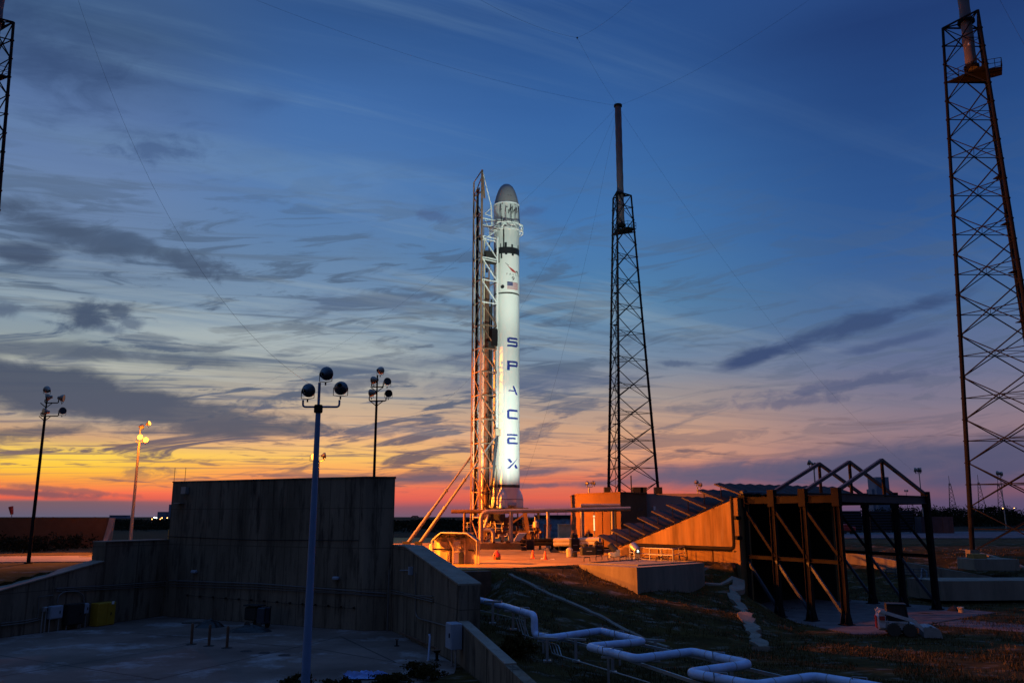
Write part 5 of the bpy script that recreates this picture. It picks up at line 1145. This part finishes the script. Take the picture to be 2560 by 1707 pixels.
lamp('POINT', 'sodium_light', lb + Vector((0, -.6, .3)), 60, SOD, .3)
lamp('SPOT', 'sodium_light', P(126, 985, 71) + Vector((1, 1, -.5)), 500, SOD, .4, (-46, 84, 4), 110, .7)
# white floodlight on the pad aimed at the rocket
c = G(1592, 1398, 4.1); t = T('floodlight', 'lit white floodlight on a stand aimed up at the rocket', 'floodlight', c)
tgt = Vector((RXc, RY - 1.8, 22)); fp = P(1586, 1368, c.y); dv = (tgt - fp).normalized()
m = MB(); m.lathe([(.12, -.75), (.26, -.7), (.3, -.3), (.34, .25), (.36, .3)], 18, fp, dv, cap=False); tp(m, t, 'housing', 'galv', True)
m = MB(); m.lathe([(.33, .27), (.01, .27)], 18, fp, dv, cap=False); tp(m, t, 'lens', 'whitelamp')
m = MB(); m.box((c.x, c.y, 4.4), (.5, .5, .6), bev=.04); m.bar((c.x, c.y, 4.7), fp, .08); tp(m, t, 'stand', 'box')
WH = (.80, 1, .90)
src = fp + dv * .6
lamp('SPOT', 'white_floodlight', src, 34000, WH, .15, (RXc, RY, 18.9), 18, .4)
lamp('SPOT', 'white_floodlight', src, 70000, WH, .15, (RXc, RY, 31), 46, .35)
lamp('SPOT', 'white_floodlight', src, 60000, WH, .15, (RXc, RY, 46), 22, .8)
c = G(1543, 1390, 4.1); t = T('floodlight', 'unlit long cylindrical floodlight on the pad left of the lit one', 'floodlight', c)
a, b = P(1540, 1378, c.y), P(1525, 1361, c.y); m = MB(); m.bar(a, b, .26, .28, 16); tp(m, t, 'housing', 'steel_blue', True); m = MB(); d = (b - a).normalized(); m.lathe([(.29, 0), (.31, .06), (.26, .1)], 16, b, d); tp(m, t, 'hood', 'dark', True)
m = MB(); m.box((c.x, c.y, 4.4), (.5, .5, .6), bev=.03); m.bar((c.x, c.y, 4.7), a, .09); tp(m, t, 'stand', 'galv')
c = G(1531, 1393, 4.1); m = MB(); m.box((0, 0, .22), (.62, .4, .42), R(12), bev=.03); m.box((0, -.22, .22), (.5, .03, .3), R(12)); tag(m.build('switch_box', 'cream'), 'bright orange lit little box at the foot of the unlit floodlight', 'box').location = c
rnd = random.Random(9)
for px, py, w, h, lab, cat, nm in ((1436, 1378, .9, 1.9, 'tall black equipment case stack with round tops on the pad', 'equipment', 'equipment_case'), (1469, 1387, 1.3, 1.1, 'low wide black case beside the pale pipes', 'equipment', 'equipment_case'), (1496, 1386, .9, 1.3, 'black case at the low tip of the orange wall', 'equipment', 'equipment_case'), (1476, 1372, .5, 2.2, 'slim dark tripod with a boxy camera housing on the pad', 'tripod', 'camera_tripod')):
    c = G(px, py, 4.1); t = T(nm, lab, cat, c)
    if nm == 'camera_tripod':
        for k in range(3): a = R(120 * k + 20); m = MB(); m.bar((math.cos(a) * .55, math.sin(a) * .55, 0), (0, 0, 1.3), .035); m.build('leg', 'black', t)
        m = MB(); m.box((0, 0, 1.55), (.55, .4, .4), .3, bev=.04); m.lathe([(.11, 0), (.13, .3)], 12, (-.2, 0, 1.55), (-1, .3, .2)); m.build('camera_housing', 'black', t)
    else:
        m = MB(); m.box((0, 0, h * .35), (w, .7, h * .7), .2, bev=.05); m.build('case', 'black', t)
        m = MB(); m.lathe([(.02, h * .7), (.24, h * .72), (.26, h * .88), (.1, h)], 12, (-.15 * w, 0, 0)); m.box((.25 * w, 0, h * .8), (.3, .35, h * .2)); m.build('top_unit', 'dark', t)
        m = MB(); m.box((0, -.37, h * .35), (w * .6, .03, .06)); m.build('trim', 'galv', t)
c = G(1424, 1392, 4.1); t = T('equipment_rack', 'small pinkish tank and valve on the pad edge left of the black cases', 'tank', c)
m = MB(); m.lathe([(.05, 0), (.28, .03), (.3, .7), (.1, .85)], 14); m.build('tank', 'cream', t, True); m = MB(); m.box((.5, 0, .25), (.4, .4, .5), bev=.05); m.build('pump', 'black', t)

# ---------------------------------------------------------------- white zigzag pipe with its rack
ZP = 1.62
t = T('insulated_pipe', 'thick white pipe zigzagging in square bends across the bottom of the scene', 'pipe', G(1376, 1592, ZP))
w0 = P(1333, 1537, 46.2); top_ = [P(1150, 1487, 57.5), P(1240, 1508, 51.5), w0]
for q in top_: q.z = 2.62
top_[0] = G(1150, 1487, 2.62); top_[1] = G(1240, 1509, 2.62); top_[2] = G(1336, 1537, 2.62)
dn = Vector((top_[2].x, top_[2].y, ZP)); run = [(1376, 1594), (1502, 1576), (1610, 1603), (1470, 1616), (1591, 1646), (1731, 1628), (1875, 1659), (1722, 1681), (1888, 1713), (2035, 1691), (2170, 1713), (2350, 1748)]
m = MB(); m.path(top_ + [dn] + [G(a, b, ZP) for a, b in run], .185, 18, .34); tp(m, t, 'pipe_run', 'whitepipe', True)
allp = top_ + [dn] + [G(a, b, ZP) for a, b in run]
for i in range(len(allp) - 1):
    a, b = allp[i], allp[i + 1]; L = (b - a).length; u = (b - a).normalized()
    for f in (.28, .72):
        if L < 1.6: continue
        c = a.lerp(b, f); m = MB(); m.lathe([(.187, -.02), (.194, -.015), (.194, .015), (.187, .02)], 18, c, u, cap=False); tp(m, t, 'clamp_band', 'galv', True)
for k, (px, py, z) in enumerate(((1245, 1510, 2.62), (1312, 1529, 2.62), (1358, 1592, ZP), (1548, 1588, ZP), (1520, 1631, ZP), (1797, 1643, ZP), (1802, 1697, ZP), (2150, 1709, ZP))):
    c = G(px, py, z); m = MB(); g0 = gz(c.x, c.y); m.beam((c.x - .3, c.y + .1, z - .2), (c.x + .3, c.y - .1, z - .2), .1, .08)
    for s_ in (-.24, .24): m.beam((c.x + s_, c.y - s_ * .33, z - .2), (c.x + s_, c.y - s_ * .33, z + .24), .04, .04)
    m.beam((c.x - .24, c.y + .08, z + .24), (c.x + .24, c.y - .08, z + .24), .05, .03); m.beam((c.x, c.y, z - .2), (c.x, c.y, min(g0, z - .3) - .1), .1, .1); tp(m, t, 'pipe_saddle', 'galv')
t = T('pipe_rack', 'galvanised rail rack with cable trays under the white zigzag pipe', 'rack', G(1440, 1610, 1.2))
for pts, r_ in (([(1335, 1582), (1480, 1616), (1560, 1645), (1760, 1712)], .06), ([(1605, 1611), (1760, 1645), (1990, 1700), (2060, 1717)], .06)):
    Q = [G(a, b, 1.3) for a, b in pts]; m = MB(); [m.beam(a, b, .09, .13) for a, b in zip(Q, Q[1:])]; tp(m, t, 'rail', 'galv')
for k in range(4):
    m = MB(); o = k * .24; Q = [G(1163, 1516 + k * 2, 2.1), G(1290, 1545 + k * 2.2, 2.1)]; q = Q[1].copy(); e = q + Vector((.25, -.3, -.8)); Q += [e, e + (G(1405, 1612, 1.25) - G(1330, 1590, 1.25)) , ]
    f = Q[-1]; Q += [f + Vector((.12, -.5, -.45)), f + Vector((.12, -.5, -.45)) + (G(1650, 1720, .8) - G(1420, 1650, .8))]; Q = [p + Vector((o * .6, o * .4, 0)) for p in Q]; m.path(Q, .026, 6, .15); tp(m, t, 'conduit', 'galv')
for px, py, h in ((1232, 1545, 1.2), (1283, 1560, 1.0), (1368, 1640, 1.1), (1440, 1640, 1.1), (1532, 1668, 1.1), (1640, 1640, 1.1), (1830, 1690, 1.1)):
    c = GT(px, py + 14); g0 = c.z; m = MB(); m.beam((c.x, c.y, g0 - .1), (c.x, c.y, g0 + h - .05), .14, .14); m.beam((c.x - .5, c.y + .2, g0 + h), (c.x + .5, c.y - .2, g0 + h), .12, .1); m.box((c.x, c.y, g0 + .04), (.4, .4, .08)); tp(m, t, 'post', 'galv')
m = MB(); m.beam(G(1247, 1566, 1.1), G(1282, 1612, .3), .08, .08); tp(m, t, 'diagonal_brace', 'galv')
t = T('headwall', 'small brownish concrete box the white pipe comes out of at the top of the slope', 'wall', G(1165, 1450, 3.2)); a = G(1150, 1486, 2.6)
m = MB(); m.box((a.x + .4, a.y + 1.0, 3.1), (3.2, .9, 1.9), R(22)); tp(m, t, 'block', 'rust')

# ---------------------------------------------------------------- skid steer loader
c = G(2252, 1588); t = thing('skid_loader', 'white and red skid steer loader with its bucket down on the dark grass', 'loader', (c.x, c.y, 0), R(-16))
WB = .95
for x in (-.48, .48):
    for y in (-1, 1):
        m = MB(); m.lathe([(.22, -.13), (.38, -.13), (.415, -.09), (.42, 0), (.415, .09), (.38, .13), (.22, .13)], 26, (x, y * .76, .42), (0, 1, 0))
        for k in range(18): a = 2 * math.pi * k / 18; m.box((x + .415 * math.cos(a), y * .76, .42 + .415 * math.sin(a)), (.05, .24, .05), 0, 0)
        w = m.build('wheel', 'rubber', t, True); m = MB(); m.lathe([(.02, y * .08 - .04), (.1, y * .08 - .03), (.2, y * .1), (.22, y * .12)], 18, (x, y * .76, .42), (0, 1, 0)); m.build('rim', 'red' if x < 0 else 'cream', w, True)
m = MB(); m.box((-.1, 0, .62), (2.0, 1.1, .5), bev=.06); m.box((-1.15, 0, .85), (.55, 1.25, 1.0), bev=.12); m.build('body', 'offwhite', t)
m = MB(); m.box((-1.44, 0, .85), (.06, 1.0, .8), bev=.02); m.build('rear_grille', 'red', t)
for y in (-1, 1):
    m = MB(); m.prism([(-1.35, y * .62 - .09), (-.95, y * .62 - .09), (-.95, y * .62 + .09), (-1.35, y * .62 + .09)], .55, [1.62, 1.5, 1.5, 1.62]); m.build('upright', 'offwhite', t)
    m = MB(); m.beam((-1.25, y * .72, 1.6), (.75, y * .72, 1.02), .12, .2); m.beam((.72, y * .72, 1.08), (1.35, y * .72, .42), .12, .19); m.beam((-1.0, y * .7, .95), (.4, y * .7, .92), .06, .06); ar = m.build('lift_arm', 'offwhite', t); 
    m = MB(); m.bar((-.6, y * .6, .8), (.5, y * .68, 1.02), .045, n=8); m.build('hydraulic_cylinder', 'galv', ar)
    m = MB(); m.box((-1.15, y * .8, 1.15), (.34, .02, .26)); m.build('side_decal', 'red', ar)
m = MB()
for x, y in ((-.75, -.5), (-.75, .5), (.5, -.5), (.5, .5)): m.beam((x, y, .85), (x if x < 0 else x - .12, y * .92, 2.0), .07, .07)
m.box((-.17, 0, 2.02), (1.25, 1.0, .08), bev=.03); m.box((-.75, 0, 1.5), (.05, .9, .9)); cabm = m.build('cab_frame', 'black', t)
m = MB(); m.box((.42, 0, 1.42), (.03, .88, .85)); m.build('windscreen', 'glassd', cabm)
for y in (-.46, .46): m = MB(); m.add([(-.72, y, .95), (.4, y, .9), (.34, y * .96, 1.95), (-.7, y * .96, 1.95)], [(0, 1, 2, 3)]); m.build('side_screen', 'dark', cabm)
m = MB(); m.box((-.35, 0, 1.1), (.5, .5, .12), bev=.04); m.box((-.58, 0, 1.4), (.12, .5, .55), bev=.04); m.build('seat', 'dark', cabm)
m = MB()
pf_ = [(1.25, .04), (1.3, .66), (1.6, .70), (2.0, .66), (2.28, .5), (2.38, .04)]
n = len(pf_); m.add([(x, -.95, z) for x, z in pf_] + [(x, .95, z) for x, z in pf_], [tuple(range(n)), tuple(range(2 * n - 1, n - 1, -1))] + [(i, n + i, n + (i + 1) % n, (i + 1) % n) for i in range(n)])
for y in (-.95, .95): m.add([(1.3, y - .015, .03), (2.37, y - .015, .05), (2.2, y - .015, .58), (1.35, y - .015, .7), (1.3, y + .015, .03), (2.37, y + .015, .05), (2.2, y + .015, .58), (1.35, y + .015, .7)], [(0, 1, 2, 3), (7, 6, 5, 4), (0, 4, 5, 1), (1, 5, 6, 2), (2, 6, 7, 3)])
m.build('bucket', 'galv', t)
m = MB(); 
for i in range(12):
    for j in range(8): m.v.append((1.45 + .8 * j / 7, -.9 + 1.8 * i / 11, .22 + .5 * math.sin(math.pi * (j / 7) ** .6) * (1 + .3 * noise.noise(Vector((i * .6, j * .6, 0))))))
m.f = [(i * 8 + j, i * 8 + j + 1, i * 8 + 9 + j, i * 8 + 8 + j) for i in range(11) for j in range(7)]; m.build('bucket_load', 'box', t, True)
c = G(2403, 1531); t = thing('bucket', 'small pale tub standing on the paving right of the last frame column', 'tub', c); m = MB(); m.lathe([(.2, 0), (.24, .42), (.26, .44), (.24, .46)], 14); m.build('tub', 'cream', t, True); m = MB(); m.lathe([(.22, .3), (.27, .31), (.22, .33)], 14); m.build('rim', 'galv', t)
heap('debris', 2388, 1526, .7, .4, .4, 'low dark pile beside the small pale tub', 'debris', 'dark', 8)

# ---------------------------------------------------------------- far background
c = P(2203, 1290, 2600); zt_ = P(2203, 1193, 2600).z; hw = P(2222, 1290, 2600).x - c.x
t = thing('assembly_building', 'huge far off haze blue box shaped building seen through the truss peaks', 'building', (c.x, 2600, 0)); m = MB(); m.box((0, 0, zt_ * .5), (hw * 1.7, 60, zt_)); m.build('main_block', 'far_haze', t)
m = MB(); m.box((-hw * .93, 10, zt_ * .36), (hw * .35, 40, zt_ * .72)); m.box((hw * .8, 0, zt_ * .3), (hw * .4, 50, zt_ * .6)); m.build('side_wing', 'far_haze', t); m = MB(); [m.box((hw * 1.05, -10, zt_ * (.12 + .12 * k)), (10, 10, 2.4)) for k in range(4)]; [m.box((hw * 1.0, 0, zt_ * .3), (3, 3, zt_ * .55))]; m.build('service_arm', 'far_haze', t)
c = P(408, 1290, 1900); t = thing('far_building', 'far haze blue block building at the horizon touching the left of the blast wall', 'building', (c.x, 1900, 0)); m = MB(); m.box((0, 0, 9), (18, 20, 18)); m.build('lower_block', 'far_haze', t); m = MB(); m.box((15, 0, 17), (5, 8, 34)); m.build('tower_block', 'far_haze', t)
c = P(300, 1290, 2000); t = thing('far_building', 'long low far building at the horizon right of the brown wall', 'building', (c.x, 2000, 0)); m = MB(); m.box((0, 0, 4), (40, 20, 12)); m.build('wall', 'far_haze', t); m = MB(); m.box((0, 0, 10.4), (42, 22, .8)); m.build('roof', 'far_haze', t)
labs = ('leftmost of three tiny lattice towers on the right horizon', 'middle one of three tiny lattice towers on the right horizon', 'rightmost of three tiny lattice towers, seen through the big tower')
for (px, pt), lab in zip(((2377, 1189), (2450, 1186), (2499, 1192)), labs):
    Y = 1400; c = P(px + 4, 1280, Y); ht = P(px, pt, Y).z; tt = thing('far_lattice_tower', lab, 'tower', (c.x, Y, 4), 0, 'tiny lattice towers on the right horizon')
    for k in range(3): a = R(90 + 120 * k); m = MB(); m.bar((9 * math.cos(a), 9 * math.sin(a), 0), (1.5 * math.cos(a), 1.5 * math.sin(a), ht * .78), .45, n=4); m.build('leg', 'steel_blue', tt)
    m = MB()
    for j in range(9):
        z0, z1 = ht * .78 * j / 9, ht * .78 * (j + 1) / 9; q = lambda k, z: Vector(((9 - 7.5 * z / (ht * .78)) * math.cos(R(90 + 120 * k)), (9 - 7.5 * z / (ht * .78)) * math.sin(R(90 + 120 * k)), z))
        for k in range(3): m.bar(q(k, z0), q(k + 1, z1), .25, n=3, cap=False); m.bar(q(k + 1, z0), q(k, z1), .25, n=3, cap=False)
    m.build('bracing', 'steel_blue', tt); m = MB(); m.bar((0, 0, ht * .74), (0, 0, ht - 4), .5, .35, 6); m.build('mast', 'steel_blue', tt)
def farlamp(px, py, Y, r, lab, grp, mt='sodium_far'):
    c = P(px, py, Y); t = thing('far_lamp', lab, 'lamp', (c.x, Y, 0), 0, grp); m = MB(); m.lathe([(.01, -r), (r * .8, -r * .6), (r, 0), (r * .8, r * .6), (.01, r)], 10, (0, 0, c.z), cap=False); m.build('bulb', mt, t); m = MB(); m.bar((0, .5, 0), (0, .5, c.z), .12); m.build('pole', 'steel', t)
for px, py, lab in ((2423, 1273, 'faintest orange lamp on the right horizon, left of the big tower leg'), (2479, 1271, 'orange lamp on the right horizon just right of the tower leg'), (2507, 1270, 'middle orange lamp on the right horizon'), (2535, 1269, 'orange lamp on the right horizon nearest the edge'), (2103, 1277, 'yellowish lamp seen low between the frame columns')):
    farlamp(px, py, 600, .42, lab, 'far lamps on the right horizon')
for px, py, mt, lab in ((380, 1297, 'sodium_far', 'leftmost sparkle of far lamps on the left horizon'), (386, 1293, 'whitelamp', 'white lamp among the far lamps on the left horizon'), (391, 1294, 'whitelamp', 'second white lamp from the left on the left horizon'), (401, 1297, 'sodium_far', 'low orange lamp among the far lamps on the left'), (405, 1294, 'sodium_far', 'upper orange lamp among the far lamps on the left'), (418, 1294, 'sodium_far', 'far lamp nearest the blast wall edge')):
    farlamp(px, py, 900, .5, lab, 'far lamps on the left horizon', mt)
# trailers and stacked racks, container beyond the trench
for k, (px0, px1, lab) in enumerate(((2104, 2160, 'left stack of slatted racks behind the steel frames'), (2180, 2232, 'middle stack of slatted racks behind the steel frames'), (2236, 2288, 'right stack of slatted racks behind the steel frames'))):
    a, b = P(px0, 1335, 200), P(px1, 1335, 200); t = thing('rack_stack', lab, 'racks', ((a.x + b.x) / 2, 200, 4.0), 0, 'stacks of slatted racks beyond the trench'); w = b.x - a.x; zt_ = P(px0, 1277, 200).z - 4
    m = MB(); [m.box((s_ * w / 2, d_, zt_ / 2), (.15, .15, zt_)) for s_ in (-1, 1) for d_ in (0, 2.4)]; m.build('frame', 'steel', t); m = MB(); [m.box((0, 1.2, .5 + i * (zt_ - .6) / 7), (w, 2.4, .28)) for i in range(8)]; m.build('shelves', 'steel_blue', t); m = MB(); m.box((0, 1.3, zt_ / 2), (w * .96, 1.8, zt_ * .9)); m.build('cargo', 'dark', t)
a, b = P(2297, 1325, 195), P(2377, 1325, 195); t = thing('container', 'blue shipping container beyond the right end of the steel frames', 'container', ((a.x + b.x) / 2, 195, 4.0)); w = b.x - a.x; h = P(2330, 1291, 195).z - 4; m = MB(); m.box((0, 0, h / 2), (w, 3, h)); [m.box((-w / 2 + .3 + i * .42, -1.52, h / 2), (.2, .08, h - .3)) for i in range(int(w / .42))]; m.build('body', 'steel_blue', t); m = MB(); m.box((w * .25, -1.6, h / 2), (1.2, .06, h - .5)); m.build('door', 'steel_blue', t)
c = P(2120, 1330, 185); t = thing('cart', 'small red vehicle at the foot of the left rack stack', 'vehicle', (c.x, 185, 4)); m = MB(); m.box((0, 0, 1.1), (3.0, 1.6, 1.0), bev=.2); m.box((-.3, 0, 1.8), (1.5, 1.5, .7), bev=.2); m.build('body', 'red', t); [MB().lathe([(.1, -.1), (.4, -.1), (.4, .1), (.1, .1)], 14, (x, y, .4), (0, 1, 0)).build('wheel', 'rubber', t) for x in (-1, 1) for y in (-.8, .8)]

# ---------------------------------------------------------------- plants
def foliage(m, c, sz, n, leaf, rnd, clump=9):
    c = Vector(c); cl = []
    for _ in range(max(4, n // clump // 6)):
        d = Vector((rnd.gauss(0, 1), rnd.gauss(0, 1), rnd.gauss(0, 1))).normalized() * (rnd.random() ** .45); cl.append(Vector((d.x * sz[0], d.y * sz[1], d.z * sz[2])))
    for _ in range(n):
        b = rnd.choice(cl); p = c + b + Vector((rnd.gauss(0, .2) * sz[0], rnd.gauss(0, .2) * sz[1], rnd.gauss(0, .2) * sz[2]))
        a = Vector((rnd.gauss(0, 1), rnd.gauss(0, 1), rnd.gauss(0, 1))).normalized(); e = a.cross(Vector((rnd.gauss(0, 1), rnd.gauss(0, 1), .3))).normalized(); s_ = leaf * rnd.uniform(.6, 1.4)
        m.add([p - a * s_, p + e * s_ * .5, p + a * s_, p - e * s_ * .5], [(0, 1, 2, 3)])
rnd = random.Random(21)
def treeline(name, spans, lab=None):
    m = MB()
    for (px0, px1, pyf, Y, n, dpt) in spans:
        for i in range(n):
            u = (i + rnd.random()) / n; px = px0 + (px1 - px0) * u; y = Y * (1 + rnd.uniform(-.5, .5) * dpt); top = P(px, pyf(px) + rnd.uniform(0, 3), y).z; hh = max(1.6, (top - 3.5)); c = P(px, 1290, y); w = Y * .02 * rnd.uniform(.7, 1.5)
            foliage(m, (c.x, y, 3.5 + hh * .5), (w, w * .6, hh * .5), 210, max(.2, Y * .001), rnd)
    return kind(m.build(name, 'leaf'), 'stuff')
tl = treeline('treeline', [(-60, 1460, lambda p: 1296, 430, 150, .5), (-40, 460, lambda p: 1300, 260, 60, .3), (880, 1180, lambda p: 1300, 240, 40, .3), (1620, 2640, lambda p: 1290, 500, 110, .3),
    (2100, 2330, lambda p: 1290 - 22 * sstep((p - 2100) / 120), 380, 60, .2), (2320, 2620, lambda p: 1268 + 6 * math.sin(p * .03), 360, 90, .2)])
m = MB()
for i in range(150):
    x = rnd.uniform(-75, -50); y = rnd.uniform(90, 105); foliage(m, (x, y, 4.6), (1.5, 1.2, 1.0), 70, .16, rnd)
kind(m.build('undergrowth', 'leaf'), 'stuff')
t = thing('tree', 'dark flat topped tree on the right horizon beside the big tower leg', 'tree', (P(2476, 1290, 330).x, 330, 4)); m = MB(); zt_ = P(2476, 1262, 330).z - 4
m.bar((0, 0, 0), (.3, 0, zt_ * .6), .35, .2, 8); [m.bar((.3, 0, zt_ * .5), (3.0 * math.cos(a), 2 * math.sin(a), zt_ * .85), .14, .05, 5) for a in (0, 1.3, 2.6, 3.9, 5.2)]; m.build('trunk', 'bark', t); m = MB()
for k in range(7): foliage(m, (rnd.uniform(-2.6, 2.6), rnd.uniform(-1.5, 1.5), zt_ * rnd.uniform(.72, .9)), (1.3, 1.0, .5), 330, .16, rnd)
m.build('crown', 'leaf', t)
t = thing('palm_tree', 'tiny palm silhouette standing on the horizon behind the lifting struts', 'tree', (P(1036, 1290, 300).x, 300, 3)); h = P(1036, 1291, 300).z - 3; m = MB(); m.bar((0, 0, 0), (.2, 0, h), .14, .1, 6); m.build('trunk', 'bark', t); m = MB()
for k in range(14): a = 2 * math.pi * k / 14; m.path([(.2, 0, h), (.2 + .8 * math.cos(a), .8 * math.sin(a), h + .3), (.2 + 1.5 * math.cos(a), 1.5 * math.sin(a), h - .3)], .09, 4)
m.build('crown', 'leaf', t)
for px, py, w, h, n, lab in ((735, 1703, 1.0, .7, 900, 'low dark shrub at the bottom edge left of the tall pole'), (850, 1702, .9, .6, 800, 'low dark shrub between the tall pole and the blue sheet'), (985, 1690, 1.4, .6, 1300, 'wide low shrub right behind the blue sheet'), (1062, 1676, 1.1, .8, 1200, 'dark shrub around the white vent pipe'), (1130, 1712, 2.0, .5, 1300, 'sprawling weeds at the bottom edge below the wing wall'), (1305, 1668, 1.3, 1.1, 1800, 'dark leafy bush growing beside the low wall and the pipe rack')):
    g_ = G(px, py, .4); g0 = gz(g_.x, g_.y) if px > 1200 else 0; t = thing('shrub', lab, 'shrub', (g_.x, g_.y, g0), 0, 'shrubs along the bottom edge'); m = MB()
    for k in range(5): foliage(m, (rnd.uniform(-.5, .5) * w, rnd.uniform(-.3, .3) * w, h * rnd.uniform(.3, .6)), (w * .5, w * .35, h * .4), n // 3, .07, rnd)
    m.build('foliage', 'leaf2', t); m = MB(); [m.bar((0, 0, 0), (rnd.uniform(-.5, .5) * w, rnd.uniform(-.3, .3) * w, h * rnd.uniform(.5, .9)), .02, .008, 4) for k in range(9)]; m.build('stem', 'bark', t)
# grass blades and tufts over the slope, thinning with distance
for nm_, mt_, N_, hs, sd in (('grass', 'leaf2', 70000, 1.0, 5), ('dry_grass', 'straw', 26000, 1.25, 6)):
    m = MB(); rnd = random.Random(sd)
    for _ in range(N_):
        px = rnd.uniform(1100, 2560); py = rnd.uniform(1405, 1720); p = G(px, py, 1.0)
        if p.y < 20 or p.y > 100 or inpoly(p.x, p.y, TRENCH) or inpoly(p.x, p.y, YARD): continue
        z = gz(p.x, p.y)
        if z > 3.97 and p.x < 19: continue
        if noise.noise(Vector((p.x * .35, p.y * .35, sd))) < -.12: continue
        if inpoly(p.x, p.y, [(q.x, q.y) for q in (G(1945, 1535), G(1990, 1556), G(2130, 1585), G(2210, 1586), G(2330, 1558), G(2490, 1531), G(2350, 1516), G(2110, 1498))]): continue
        a = rnd.random() * 6.28; h = rnd.uniform(.07, .24) * hs; w = .012 + p.y * .0002; dx_ = math.cos(a) * w; dy_ = math.sin(a) * w
        m.add([(p.x - dx_, p.y - dy_, z - .02), (p.x + dx_, p.y + dy_, z - .02), (p.x + rnd.uniform(-.1, .1), p.y + rnd.uniform(-.1, .1), z + h)], [(0, 1, 2)])
    kind(m.build(nm_, mt_), 'stuff')
